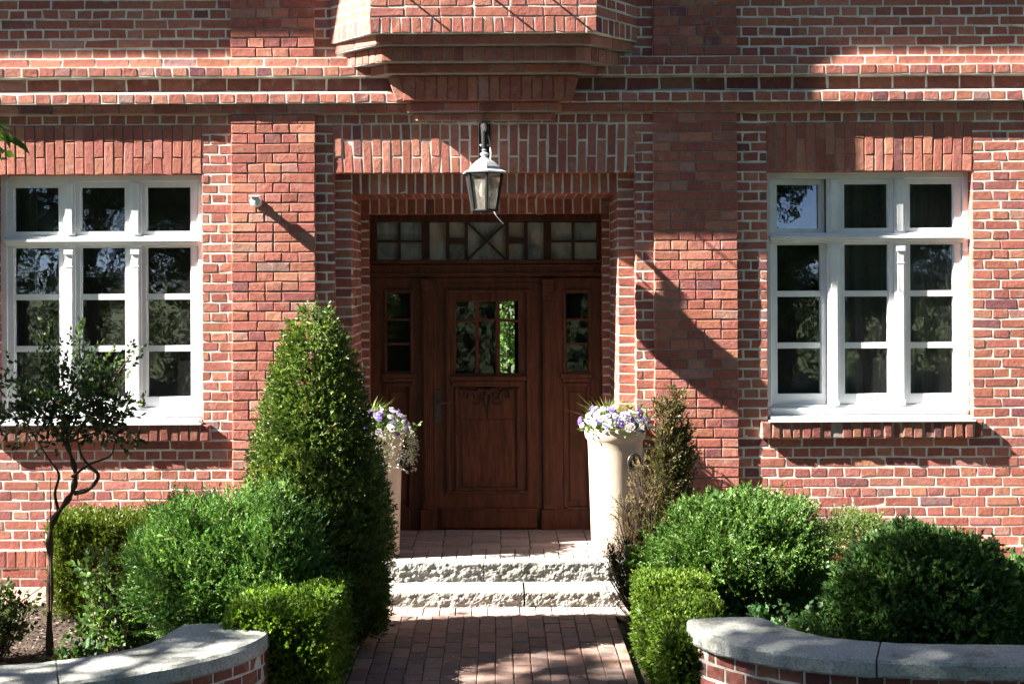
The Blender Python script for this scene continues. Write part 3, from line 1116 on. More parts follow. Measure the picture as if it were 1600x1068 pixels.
def resample(P, n):
    P = np.array(P)
    L = np.concatenate([[0], np.cumsum(np.linalg.norm(np.diff(P, axis=0), axis=1))])
    t = np.linspace(0, L[-1], n)
    return np.stack([np.interp(t, L, P[:, i]) for i in range(2)], 1)


def garden_wall(frontpx, backpx, joint_at, label, ext):
    F = catmull([U(x, y, z=CZ)[:2] for x, y in frontpx], 6)
    B = catmull([U(x, y, z=CZ)[:2] for x, y in backpx], 6)
    if ext:
        F += [np.array(F[-1]) + (np.array(F[-1]) - np.array(F[-4])) / np.linalg.norm(np.array(F[-1]) - np.array(F[-4])) * ext * k / 4 for k in range(1, 5)]
        B += [np.array(B[-1]) + (np.array(F[-1]) - np.array(F[-4])) / np.linalg.norm(np.array(F[-1]) - np.array(F[-4])) * ext * k / 4 for k in range(1, 5)]
    n = 90
    F, B = resample(F, n), resample(B, n)
    root = empty('garden_wall', (float(F[n // 2][0]), float(F[n // 2][1]), 0), label, 'garden wall', 'low curved garden walls')
    loc = root.location
    ranges, last = [], 0
    for j in joint_at:
        k = int(np.argmin([abs(f[0] - j) for f in F]))
        ranges.append((last, k))
        last = k
    ranges.append((last, n - 1))
    for (i0, i1) in ranges:
        mb = MB()
        vs = []
        idx = np.linspace(i0 + (0.12 if i0 else 0), i1 - (0.12 if i1 < n - 1 else 0), (i1 - i0) * 2 + 1)
        nw = 8
        for q in idx:
            a, fr_ = int(min(q, n - 2)), q - int(min(q, n - 2))
            f = F[a] * (1 - fr_) + F[a + 1] * fr_
            b = B[a] * (1 - fr_) + B[a + 1] * fr_
            sec = [(0.02, -CT), (0.0, -CT + 0.012), (0.0, -0.014), (0.03, 0.0)] + [(t, 0.004 * math.sin(math.pi * t)) for t in np.linspace(0.15, 0.85, nw)] + [(0.97, 0.0), (1.0, -0.012), (1.0, -CT)]
            for t, dz in sec:
                p = f * (1 - t) + b * t
                d = noise.fractal((p[0] * 14, p[1] * 14, dz * 30), 0.8, 2, 4) * 0.004
                vs.append((p[0] - loc[0] + d, p[1] - loc[1] + d, CZ + dz + d * 0.7))
        m = len(sec)
        fs = []
        for i in range(len(idx) - 1):
            for k in range(m):
                k2 = (k + 1) % m
                fs.append((i * m + k, i * m + k2, (i + 1) * m + k2, (i + 1) * m + k))
        fs.append(tuple(range(m)))
        fs.append(tuple(reversed([(len(idx) - 1) * m + k for k in range(m)])))
        mb.add(vs, fs)
        mb.build('coping', M['coping'], root, smooth=False)
    # brick body under the coping
    mb = MB()
    Fi = F * 0.87 + B * 0.13
    Bi = F * 0.12 + B * 0.88
    L = np.concatenate([[0], np.cumsum(np.linalg.norm(np.diff(Fi, axis=0), axis=1))])

    def at(t):
        return np.array([np.interp(t, L, Fi[:, i]) for i in range(2)])
    top = CZ - CT
    nc = 5
    h = top / nc
    sgn = 1 if F[-1][0] > F[0][0] else -1
    for c in range(nc):
        t = -0.065 * (c % 2)
        while t < L[-1] - 0.02:
            a, b = max(t, 0), min(t + 0.13, L[-1])
            if b - a > 0.02:
                pa_, pb_ = at(a + 0.005), at(b - 0.005)
                if sgn < 0: pa_, pb_ = pb_, pa_
                u = pb_ - pa_
                w = np.linalg.norm(u)
                fr = Frame((pa_[0] - loc[0], pa_[1] - loc[1], 0), (u[0], u[1], 0), (0, 0, 1))
                brick(mb, fr, 0, w, c * h + 0.006, (c + 1) * h - 0.006, 0.004, 0.05, 0, bcol(0.8))
            t += 0.13
    e = F[0] * 0.5 + B[0] * 0.5
    vs = []
    for f, b in zip(Fi, Bi):
        for z in (0, top - 0.002):
            vs.append((f[0] - loc[0], f[1] - loc[1], z))
            vs.append((b[0] - loc[0], b[1] - loc[1], z))
    fs = []
    for i in range(n - 1):
        q = 4 * i
        fs += [(q, q + 4, q + 6, q + 2), (q + 1, q + 3, q + 7, q + 5), (q + 2, q + 6, q + 7, q + 3)]
    fs += [(0, 2, 3, 1), (4 * n - 4, 4 * n - 3, 4 * n - 1, 4 * n - 2)]
    mb.add(vs, fs, 1)
    mb.build('brick_base', [M['brick'], M['mortar']], root)
    return F, B


FR, BR = garden_wall([(1073, 973), (1086, 983), (1108, 993), (1162, 1008), (1251, 1022), (1352, 1030), (1476, 1035), (1600, 1037)],
            [(1076, 968), (1100, 965), (1130, 963), (1165, 962), (1197, 965), (1228, 978), (1290, 993), (1383, 1002), (1490, 1005), (1600, 1006)],
            [U(1368, 1030, z=CZ)[0]], 'low curved brick garden wall with grey stone coping in front of the dark round bush', 1.5)
FL, BL = garden_wall([(423, 979), (418, 987), (410, 996), (372, 1014), (310, 1031), (241, 1045), (155, 1058), (60, 1072), (0, 1080)],
            [(421, 976), (395, 974), (345, 973), (300, 973), (280, 977), (234, 1003), (179, 1017), (86, 1031), (0, 1038)],
            [U(95, 1062, z=CZ)[0]], 'low curved brick garden wall with grey stone coping in front of the small rose tree', 1.5)

# ------------------------------------------------------------------ plants
def nrm(a):
    return a / np.maximum(np.linalg.norm(a, axis=-1, keepdims=True), 1e-9)


def sprigs(O, T, Ls, nl, ll, lw, ang, cols, cvar=0.2, r=None, fold=0.25):
    """leafy twigs: N origins, directions, lengths -> leaf quads and colours"""
    r = r or rng
    n = len(O)
    t = (np.arange(nl) + 0.6) / nl
    P = O[:, None, :] + T[:, None, :] * (Ls[:, None] * t[None, :])[:, :, None]
    rv = r.normal(size=(n, nl, 3))
    Tn = np.repeat(T[:, None, :], nl, 1)
    perp = nrm(rv - (rv * Tn).sum(-1, keepdims=True) * Tn)
    a = ang * r.uniform(0.6, 1.3, (n, nl, 1))
    a = a * (1.15 - 0.7 * t[None, :, None])
    D = nrm(Tn * np.cos(a) + perp * np.sin(a))
    S = nrm(np.cross(D, r.normal(size=(n, nl, 3)) * 0.5 + np.cross(Tn, perp)))
    l = ll * r.uniform(0.7, 1.25, (n, nl, 1))
    w = lw * r.uniform(0.75, 1.2, (n, nl, 1))
    mid = P + D * l * 0.45
    up = np.cross(S, D) * w * fold
    V = np.stack([P, mid + S * w / 2 + up, P + D * l, mid - S * w / 2 + up], 2).reshape(-1, 4, 3)
    base = np.array(cols, float)
    pick = base[r.integers(0, len(base), n)]
    C = np.repeat(pick[:, None, :], nl, 1) * r.uniform(1 - cvar, 1 + cvar, (n, nl, 1)) * r.uniform(1 - cvar, 1 + cvar, (n, 1, 1))
    C = C.reshape(-1, 3)
    dead = r.random(len(C)) < 0.012
    C[dead] = np.array([0.13, 0.08, 0.035]) * r.uniform(0.6, 1.3, (int(dead.sum()), 1))
    return V, C


def blob(center, rad, n, seed, lump=0.12, freq=2.2, depth=0.35, zmin=0.03, up=0.35, jit=0.5):
    r = np.random.default_rng(seed)
    d = nrm(r.normal(size=(n, 3)))
    k = np.array([1 + lump * noise.noise(Vector(v * freq) + Vector((seed * 1.7, 0, 0))) * 2.6 + lump * 1.1 * noise.noise(Vector(v * freq * 2.7) + Vector((0, seed, 0))) for v in d])
    dep = 1 - depth * r.random(n) ** 1.6
    P = np.array(center) + d * np.array(rad) * (k * dep)[:, None]
    nn = nrm(d / np.array(rad))
    T = nrm(nn * 0.75 + np.array([0, 0, up]) + r.normal(size=(n, 3)) * jit)
    st_ = r.random(n) < 0.02
    P[st_] += nn[st_] * r.uniform(0.01, 0.07, (int(st_.sum()), 1)) * min(1, min(rad) * 3)
    ok = P[:, 2] > zmin
    return P[ok], T[ok]


def cat(*vc):
    return np.concatenate([v for v, c in vc]), np.concatenate([c for v, c in vc])


YEW = [(0.080, 0.125, 0.024), (0.058, 0.10, 0.022), (0.11, 0.16, 0.030), (0.042, 0.078, 0.02), (0.14, 0.19, 0.04)]
JUN = [(0.10, 0.20, 0.05), (0.075, 0.165, 0.042), (0.14, 0.25, 0.066), (0.055, 0.13, 0.036), (0.18, 0.28, 0.08)]
BOX = [(0.135, 0.22, 0.024), (0.105, 0.185, 0.02), (0.165, 0.255, 0.03), (0.075, 0.145, 0.018)]
DRK = [(0.052, 0.115, 0.030), (0.042, 0.095, 0.026), (0.066, 0.135, 0.034), (0.085, 0.16, 0.040)]
ROSE = [(0.018, 0.038, 0.017), (0.024, 0.048, 0.018), (0.032, 0.058, 0.02), (0.02, 0.032, 0.017)]


def stems(base, tips, r0, name, parent, mat='bark', wob=0.03):
    mb = MB()
    for t in tips:
        p, q = Vector(base), Vector(t)
        pts = []
        for k in range(6):
            u = k / 5
            w = Vector((rnd.gauss(0, wob), rnd.gauss(0, wob), rnd.gauss(0, wob))) * math.sin(math.pi * u)
            pts.append(p.lerp(q, u) + w)
        mb.tube(pts, [r0 * (1 - 0.8 * k / 5) for k in range(6)], 6)
    return mb.build(name, M[mat], parent, smooth=True)


def shrub(name, label, cat_, base, vc, mat='needle', tips=(), r0=0.02, group=None, fol='foliage'):
    root = empty(name, base, label, cat_, group)
    quads_obj(fol, vc[0] - np.array(base), vc[1], M[mat], root)
    if len(tips): stems((0, 0, 0), [Vector(t) - Vector(base) for t in tips], r0, 'stem', root)
    return root


def inner(c, rad, n, cols, l=0.06):
    P, T = blob(c, rad, n, int(abs(c[0]) * 100) + n, 0.1, 2.0, 0.6)
    return sprigs(P, T, rng.uniform(0.06, 0.10, len(P)), 9, l, l * 0.5, 1.0, cols)


# clipped yew cone by the path
cx, cy = -1.09, -1.72
zz = [0.03, 0.3, 0.7, 1.02, 1.4, 1.68, 1.95, 2.1, 2.2]
rr = [0.36, 0.43, 0.46, 0.435, 0.36, 0.285, 0.205, 0.15, 0.06]


def cone_pts(n, seed, depth):
    r = np.random.default_rng(seed)
    z = 0.03 + 2.17 * (1 - np.sqrt(r.random(n) * 0.93)) * 1.0
    z = np.clip(z * 1.03, 0.03, 2.19)
    th = r.uniform(0, 2 * np.pi, n)
    rad = np.interp(z, zz, rr)
    k = np.array([1 + 0.10 * noise.noise((math.cos(a) * 2.5, math.sin(a) * 2.5, b * 3.2)) + 0.07 * noise.noise((math.cos(a) * 7, math.sin(a) * 7, b * 9)) for a, b in zip(th, z)])
    q = rad * k * (1 - depth * r.random(n) ** 1.5)
    P = np.stack([cx + 0.03 * (1 - z / 2.2) + q * np.cos(th), cy + q * np.sin(th), z], 1)
    nn = np.stack([np.cos(th), np.sin(th), np.full(n, 0.25)], 1)
    T = nrm(nn * 0.8 + np.array([0, 0, 0.35]) + r.normal(size=(n, 3)) * 0.5)
    return P, T


P, T = cone_pts(13000, 3, 0.38)
v1 = sprigs(P, T, rng.uniform(0.035, 0.07, len(P)), 12, 0.023, 0.0095, 0.95, YEW)
P, T = cone_pts(1600, 4, 0.25)
P = np.array([cx, cy, 0]) + (P - np.array([cx, cy, 0])) * np.array([0.68, 0.68, 0.95])
v0 = sprigs(P, T, rng.uniform(0.06, 0.10, len(P)), 10, 0.055, 0.028, 1.0, YEW)
P2, T2 = cone_pts(260, 5, 0.02)
T2 = nrm(T2 + np.array([0, 0, 0.9]))
v2 = sprigs(P2, T2, rng.uniform(0.05, 0.11, len(P2)), 12, 0.018, 0.007, 0.7, [(0.12, 0.16, 0.03), (0.09, 0.13, 0.025)])
shrub('yew_cone', 'tall yew clipped to a cone left of the path', 'topiary', (cx, cy, 0), cat(v0, v1, v2), 'needle',
      [(cx, cy, 2.1), (cx + 0.1, cy, 1.5), (cx - 0.12, cy + 0.1, 1.3)], 0.035)

# juniper mound, two lobes
P, T = blob((-1.79, -2.06, 0.58), (0.36, 0.34, 0.46), 6000, 11, 0.16, 2.4, 0.4)
Pb, Tb = blob((-1.26, -2.16, 0.60), (0.30, 0.28, 0.46), 6000, 12, 0.14, 2.4, 0.4)
Pc, Tc = blob((-1.52, -2.12, 0.60), (0.34, 0.32, 0.47), 5500, 13, 0.14, 2.4, 0.4)
P, T = np.concatenate([P, Pc]), np.concatenate([T, Tc])
P, T = np.concatenate([P, Pb]), np.concatenate([T, Tb])
T = nrm(T + np.array([0, 0, 0.35]))
v = cat(sprigs(P, T, rng.uniform(0.05, 0.10, len(P)), 14, 0.019, 0.0068, 0.8, JUN), *[inner(c_, r_, n_, JUN) for c_, r_, n_ in (((-1.79, -2.06, 0.56), (0.27, 0.25, 0.40), 420), ((-1.24, -2.18, 0.6), (0.22, 0.2, 0.38), 420), ((-1.5, -2.1, 0.5), (0.25, 0.23, 0.36), 300))])
shrub('juniper_bush', 'feathery blue green juniper mound in front of the yew cone', 'bush', (-1.55, -2.1, 0), v, 'needle',
      [(-1.8, -2.06, 0.75), (-1.25, -2.18, 0.8), (-1.5, -2.1, 0.6)], 0.025)


def hedge_pts(x0, x1, y0, y1, h, n, seed, lump=0.03, depth=0.14):
    r = np.random.default_rng(seed)
    areas = np.array([(x1 - x0) * (y1 - y0), (x1 - x0) * h, (x1 - x0) * h, (y1 - y0) * h, (y1 - y0) * h])
    f = r.choice(5, n, p=areas / areas.sum())
    a, b = r.random(n), r.random(n)
    dd = depth * r.random(n) ** 1.4
    X = np.where(f == 3, x0 + dd, np.where(f == 4, x1 - dd, x0 + (x1 - x0) * a))
    Y = np.where(f == 1, y0 + dd, np.where(f == 2, y1 - dd, y0 + (y1 - y0) * np.where(f >= 3, a, b)))
    Z = np.where(f == 0, h - dd, h * b)
    nn = np.array([(0, 0, 1), (0, -1, 0), (0, 1, 0), (-1, 0, 0), (1, 0, 0)], float)[f]
    P = np.stack([X, Y, Z], 1)
    k = np.array([noise.noise(Vector(p * 4.5)) + 0.6 * noise.noise(Vector(p * 13)) for p in P])
    # round the arrises
    P = P + nn * (lump * k)[:, None]
    ex = np.maximum(0, 1 - np.minimum(np.minimum(P[:, 0] - x0, x1 - P[:, 0]), np.minimum(P[:, 1] - y0, y1 - P[:, 1])) / 0.09).clip(0, 1)
    tz = np.maximum(0, 1 - (h - P[:, 2]) / 0.09).clip(0, 1)
    P[:, 2] -= 0.012 * ex ** 2 * tz
    P[:, 0] += np.sign((x0 + x1) / 2 - P[:, 0]) * 0.01 * ex ** 2 * tz
    P[:, 1] += np.sign((y0 + y1) / 2 - P[:, 1]) * 0.01 * ex ** 2 * tz
    T = nrm(nn * 0.7 + np.array([0, 0, 0.45]) + r.normal(size=(n, 3)) * 0.5)
    return P, T


# yew block near the house, left
P, T = hedge_pts(-3.06, -2.35, -0.98, -0.62, 0.68, 7500, 21, 0.05, 0.18)
T = nrm(T + np.array([0, 0, 0.5]))
v = sprigs(P, T, rng.uniform(0.05, 0.10, len(P)), 12, 0.022, 0.0088, 0.8, [(0.085, 0.115, 0.016), (0.06, 0.09, 0.014), (0.11, 0.14, 0.02)])
shrub('yew_hedge', 'short yellow green yew hedge against the wall under the window with the rose tree', 'hedge', (-2.7, -0.8, 0), v, 'needle', [(-2.9, -0.8, 0.5), (-2.5, -0.8, 0.5)], 0.02)

# box hedges along the path
P, T = hedge_pts(-1.38, -0.84, -3.05, -2.0, 0.575, 13500, 22, 0.018)
v = sprigs(P, T, rng.uniform(0.03, 0.055, len(P)), 10, 0.020, 0.0125, 0.9, BOX)
shrub('box_hedge', 'clipped bright green box hedge in front of the yew cone', 'hedge', (-1.1, -2.65, 0), v, 'leaf', [(-1.1, -2.5, 0.4), (-1.1, -2.8, 0.4)], 0.015, 'box hedges along the path')
P, T = hedge_pts(0.985, 1.42, -2.14, -1.72, 0.50, 6500, 23, 0.022)
Pb, Tb = hedge_pts(1.0, 1.41, -2.52, -2.10, 0.45, 6500, 24, 0.022)
Pc, Tc = hedge_pts(1.02, 1.36, -3.05, -2.46, 0.41, 6500, 25, 0.022)
P, T = np.concatenate([P, Pc]), np.concatenate([T, Tc])
P, T = np.concatenate([P, Pb]), np.concatenate([T, Tb])
v = sprigs(P, T, rng.uniform(0.03, 0.055, len(P)), 10, 0.020, 0.0125, 0.9, [tuple(c_ * 0.72 for c_ in q_) for q_ in BOX])  # same box leaves, darkened in colour for the shade on this side
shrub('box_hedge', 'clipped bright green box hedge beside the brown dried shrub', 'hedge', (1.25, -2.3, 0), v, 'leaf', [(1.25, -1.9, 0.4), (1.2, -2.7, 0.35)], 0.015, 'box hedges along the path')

# round bushes, right
P, T = blob((1.70, -1.35, 0.46), (0.62, 0.52, 0.45), 12500, 31, 0.10, 2.0, 0.36)
v = cat(inner((1.7, -1.35, 0.46), (0.46, 0.38, 0.38), 900, DRK), sprigs(P, T, rng.uniform(0.04, 0.085, len(P)), 12, 0.022, 0.0092, 0.85, [(0.058, 0.12, 0.024), (0.044, 0.098, 0.02), (0.078, 0.15, 0.03), (0.105, 0.185, 0.04)]))
shrub('yew_bush', 'large round green bush with sunlit top beside the brown dried shrub', 'bush', (1.7, -1.35, 0), v, 'needle',
      [(1.6, -1.35, 0.75), (1.9, -1.3, 0.7), (1.75, -1.5, 0.6)], 0.03)
P, T = blob((2.68, -2.25, 0.26), (0.58, 0.50, 0.58), 8500, 32, 0.045, 1.8, 0.35)
v = cat(inner((2.68, -2.25, 0.25), (0.42, 0.36, 0.44), 800, DRK), sprigs(P, T, rng.uniform(0.04, 0.09, len(P)), 9, 0.034, 0.019, 0.9, DRK))
shrub('round_bush', 'dark green dome shaped bush behind the coping with a joint', 'bush', (2.66, -2.25, 0), v, 'leaf',
      [(2.5, -2.2, 0.6), (2.8, -2.3, 0.6)], 0.03)
P, T = blob((2.12, -2.35, 0.10), (0.36, 0.30, 0.22), 2600, 35, 0.15, 2.5, 0.4)
v = sprigs(P, T, rng.uniform(0.04, 0.09, len(P)), 9, 0.030, 0.016, 0.9, DRK)
shrub('low_bush', 'low dark green bush spreading between two round bushes', 'bush', (2.1, -2.25, 0), v, 'leaf', [(2.1, -2.25, 0.25)], 0.015)
P, T = blob((3.42, -2.05, 0.28), (0.30, 0.30, 0.36), 2600, 36, 0.12, 2.5, 0.4)
v = sprigs(P, T, rng.uniform(0.04, 0.09, len(P)), 9, 0.030, 0.016, 0.9, DRK)
shrub('low_bush', 'dark green bush at the right edge past the dome shaped bush', 'bush', (3.42, -2.05, 0), v, 'leaf', [(3.42, -2.05, 0.4)], 0.015)
P, T = blob((2.68, -0.75, 0.36), (0.40, 0.24, 0.30), 4500, 33, 0.12, 2.4, 0.35)
v = sprigs(P, T, rng.uniform(0.04, 0.08, len(P)), 11, 0.018, 0.007, 0.85, [(0.09, 0.14, 0.035), (0.075, 0.12, 0.03), (0.11, 0.16, 0.04)])
shrub('yew_ball', 'small pale green yew ball between two dark bushes near the wall', 'bush', (2.72, -0.82, 0), v, 'needle', [(2.72, -0.82, 0.4)], 0.02)


# half dry conifers
def dry(name, label, base, spires, cols, seed, n_sh, twig, leafw=0.006):
    r = np.random.default_rng(seed)
    O, T, tips = [], [], []
    for (x, y, z, w) in spires:
        tips.append((x, y, z))
        b = np.array(base)
        e = np.array([x, y, z])
        for _ in range(n_sh):
            u = r.uniform(0.05, 1.0) ** 0.8
            c = b * (1 - u) + e * u
            a = r.uniform(0, 2 * np.pi)
            rad = w * r.uniform(0.1, 1.0) * (math.sin(math.pi * (0.12 + 0.83 * u)) + 0.12)
            O.append(c + np.array([math.cos(a) * rad, math.sin(a) * rad, r.normal() * 0.03]))
            T.append(np.array([math.cos(a) * 0.5, math.sin(a) * 0.5, 0.85]) + r.normal(size=3) * 0.3)
    O, T = np.array(O), nrm(np.array(T))
    ok = O[:, 2] > 0.06
    O, T = O[ok], T[ok]
    v = sprigs(O, T, r.uniform(0.05, 0.11, len(O)), 14, 0.021, leafw, 0.8, cols, 0.3, r)
    root = empty(name, base, label, 'shrub')
    quads_obj('foliage', v[0] - np.array(base), v[1], M['needle'], root)
    mb = MB()
    for t in tips:
        p, q = Vector((0, 0, 0)), Vector(t) - Vector(base)
        pts = [p.lerp(q, k / 6) + Vector((rnd.gauss(0, .012), rnd.gauss(0, .012), 0)) for k in range(7)]
        mb.tube(pts, [0.012 * (1 - 0.85 * k / 6) for k in range(7)], 6)
    for o, t in list(zip(O, T))[::twig]:
        o2 = Vector(o) - Vector(base)
        u = min(1, max(0.0, (o2.z - 0.12) / max(0.2, max(s[2] for s in spires))))
        s = min(spires, key=lambda q: (q[0] - o[0]) ** 2 + (q[1] - o[1]) ** 2)
        st_ = (Vector(s[:3]) - Vector(base)) * u
        mid = st_.lerp(o2, 0.5) + Vector((0, 0, -0.02))
        mb.tube([st_, mid, o2, o2 + Vector(t) * 0.06], [0.0035, 0.003, 0.002, 0.001], 4)
    mb.build('twig', M['bark'], root, smooth=True)


DRYC = [(0.12, 0.085, 0.03), (0.085, 0.075, 0.025), (0.15, 0.10, 0.04), (0.07, 0.055, 0.025), (0.10, 0.095, 0.03)]
dry('dried_conifer', 'tall narrow dried conifer with dark olive tip against the brick', (1.24, -1.02, 0),
    [(1.36, -1.0, 1.60, 0.10), (1.25, -1.05, 1.50, 0.09), (1.42, -0.98, 1.32, 0.11), (1.33, -1.02, 1.25, 0.14)], [(0.06, 0.06, 0.02), (0.085, 0.08, 0.025), (0.045, 0.048, 0.018), (0.11, 0.08, 0.03)], 41, 430, 9, 0.0085)
dry('dried_shrub', 'sparse brown dried shrub beside the right pot and the steps', (1.06, -1.28, 0),
    [(0.95, -1.28, 0.88, 0.10), (1.08, -1.25, 1.12, 0.11), (1.17, -1.3, 0.98, 0.10), (0.86, -1.3, 0.55, 0.10), (1.02, -1.33, 0.70, 0.12)], DRYC, 42, 125, 1)


# standard rose tree, left
tb = Vector(U(78, 1024, z=0.0))
root = empty('rose_tree', tb, 'small rose tree with twisted trunk and dark leaves in front of the window', 'tree')
px_path = [(78, 1024), (77, 960), (79, 890), (78, 838), (86, 808), (104, 783), (114, 765), (118, 740), (112, 715), (105, 690), (108, 650)]
tk = MB()
pts = [Vector(U(x, y, Y=tb.y + 0.02 * math.sin(i))) - tb for i, (x, y) in enumerate(px_path)]
pts = [Vector(p) for p in catmull([tuple(p) for p in pts], 4)]
tk.tube(pts, [0.021 + 0.006 * math.sin(i * 1.3) - 0.008 * i / len(pts) for i in range(len(pts))], 9)


def limb(pxs, r0, dy=0.0):
    q = [Vector(U(x, y, Y=tb.y + dy * i / len(pxs))) - tb for i, (x, y) in enumerate(pxs)]
    q = [Vector(p) for p in catmull([tuple(p) for p in q], 4)]
    tk.tube(q, [r0 * (1 - 0.7 * i / len(q)) for i in range(len(q))], 7)


limb([(116, 770), (136, 765), (150, 752), (153, 740), (140, 728), (128, 712), (122, 690)], 0.017, -0.05)
limb([(92, 800), (86, 770), (92, 740), (75, 715), (60, 690)], 0.011, 0.1)
limb([(112, 745), (140, 725), (172, 712), (180, 690)], 0.010, 0.08)
limb([(106, 700), (80, 660), (50, 620), (30, 570)], 0.009, -0.1)
limb([(108, 680), (130, 620), (125, 560), (122, 520)], 0.009, 0.12)
limb([(108, 690), (150, 640), (180, 590), (205, 555)], 0.009, -0.1)
limb([(106, 670), (90, 600), (70, 550), (66, 520)], 0.008, -0.05)
limb([(110, 690), (160, 670), (200, 640), (214, 640)], 0.007, 0.05)
limb([(80, 1000), (80, 900), (79, 800), (79, 745)], 0.006, -0.02)
tk.build('trunk', M['bark'], root, smooth=True)
cc = np.array(U(112, 640, Y=tb.y))
bl = [blob(cc + np.array(o_), rd_, n_, 51 + i_, 0.35, 2.5, 0.8, -9, 0.5, 0.7) for i_, (o_, rd_, n_) in enumerate((((-0.20, 0, -0.02), (0.24, 0.24, 0.20), 150), ((0.06, 0.05, 0.04), (0.25, 0.26, 0.20), 165), ((0.24, -0.05, -0.06), (0.18, 0.2, 0.15), 95)))]
P, T = np.concatenate([b_[0] for b_ in bl]), np.concatenate([b_[1] for b_ in bl])
P3, T3 = [], []
for (x, y) in ((66, 520), (122, 515), (135, 540), (205, 550), (212, 635), (20, 560), (8, 620), (165, 560), (55, 560), (190, 600), (100, 545), (150, 580), (85, 560), (30, 600), (140, 600), (6, 655), (210, 680), (72, 508), (130, 512), (200, 545), (215, 560), (60, 535), (110, 530), (150, 548), (10, 590), (0, 570), (180, 575)):
    b = cc + np.array([0, rng.normal() * 0.1, 0])
    e = np.array(U(x, y, Y=tb.y + rng.normal() * 0.15))
    for k in range(7):
        u = 0.35 + 0.65 * k / 6
        P3.append(b * (1 - u) + e * u)
        T3.append((e - b) / np.linalg.norm(e - b) + rng.normal(size=3) * 0.4)
P3, T3 = np.array(P3), nrm(np.array(T3))
v = cat(sprigs(P, T, rng.uniform(0.06, 0.12, len(P)), 6, 0.042, 0.024, 1.0, ROSE, 0.25, fold=0.15),
        sprigs(P3, T3, rng.uniform(0.05, 0.10, len(P3)), 6, 0.038, 0.020, 1.0, ROSE + [(0.08, 0.12, 0.03)], 0.25, fold=0.15))
quads_obj('crown', v[0] - np.array(tb), v[1], M['leaf'], root)


def rosebush(label, base, w, h, seed, n, cols, name='rose_bush'):
    r = np.random.default_rng(seed)
    root = empty(name, base, label, 'bush')
    O, T = [], []
    mb = MB()
    for i in range(n):
        a = r.uniform(0, 2 * np.pi)
        q = w * math.sqrt(r.random())
        hh = h * r.uniform(0.5, 1.0)
        tip = Vector((math.cos(a) * q, math.sin(a) * q, hh))
        s = Vector((tip.x * 0.25, tip.y * 0.25, 0))
        m_ = s.lerp(tip, 0.55) + Vector((r.normal() * 0.03, r.normal() * 0.03, 0))
        mb.tube([s, m_, tip], [0.006, 0.004, 0.002], 5)
        for k in range(8):
            u = 0.3 + 0.7 * k / 7
            c = s.lerp(tip, u) + Vector(r.normal(size=3) * 0.025)
            O.append(c)
            T.append((tip - s).normalized() + Vector(r.normal(size=3) * 0.8))
    O, T = np.array([tuple(x) for x in O]), nrm(np.array([tuple(x) for x in T]))
    v = sprigs(O, T, r.uniform(0.05, 0.10, len(O)), 5, 0.045, 0.030, 1.15, cols, 0.2, r, 0.12)
    quads_obj('foliage', v[0], v[1], M['leaf'], root)
    mb.build('stem', M['bark'], root)


RL = [(0.07, 0.125, 0.03), (0.09, 0.155, 0.04), (0.05, 0.10, 0.026), (0.10, 0.17, 0.05)]
rosebush('light green rose bush with round leaves in front of the short yew hedge', (-2.30, -1.95, 0), 0.24, 0.68, 61, 34, RL)
rosebush('dark leafy rose bush at the left edge beside the rose tree trunk', (-3.10, -1.95, 0), 0.26, 0.52, 62, 30, [(0.045, 0.075, 0.024), (0.035, 0.06, 0.02), (0.08, 0.085, 0.03)])
rosebush('low rose shoots growing under the large round bush', (1.80, -2.05, 0), 0.32, 0.34, 63, 22, [(0.035, 0.09, 0.03), (0.05, 0.11, 0.035), (0.028, 0.07, 0.026)])
rosebush('small rose seedling beside the juniper mound', (-2.12, -1.95, 0), 0.16, 0.28, 64, 10, [(0.045, 0.085, 0.03), (0.06, 0.11, 0.035)])
rosebush('low leafy seedling in the mulch right behind the rose tree trunk', (-2.58, -1.62, 0), 0.13, 0.2, 66, 9, RL)
rosebush('small dark seedling in the mulch just behind the left coping', (-2.46, -2.32, 0), 0.13, 0.22, 67, 9, [(0.04, 0.08, 0.028), (0.055, 0.10, 0.03)])
rosebush('small red tipped rose sprig poking out of the pale yew ball', (2.80, -0.98, 0), 0.07, 0.66, 65, 4, [(0.09, 0.05, 0.03), (0.06, 0.07, 0.03)])


# mulch on the beds, petals on the path
def scatter(name, n, x0, x1, y0, y1, z, size, cols, mat, seed, tilt=0.5):
    r = np.random.default_rng(seed)
    P = np.stack([r.uniform(x0, x1, n), r.uniform(y0, y1, n), z + r.uniform(0.0, 0.02, n)], 1)
    T = nrm(np.concatenate([r.normal(size=(n, 2)), r.normal(size=(n, 1)) * tilt * 0.5], 1))
    S = nrm(np.cross(T, np.array([0, 0, 1.0]) + r.normal(size=(n, 3)) * tilt))
    l = size * r.uniform(0.4, 1.6, (n, 1))
    w = size * r.uniform(0.3, 0.8, (n, 1))
    V = np.stack([P - T * l / 2, P + S * w / 2, P + T * l / 2, P - S * w / 2], 1)
    V[:, :, 2] = np.maximum(V[:, :, 2], z - 0.004)
    C = np.array(cols)[r.integers(0, len(cols), n)] * r.uniform(0.7, 1.3, (n, 1))
    o = quads_obj(name, V, C, mat)
    return tag(o, kind='stuff')


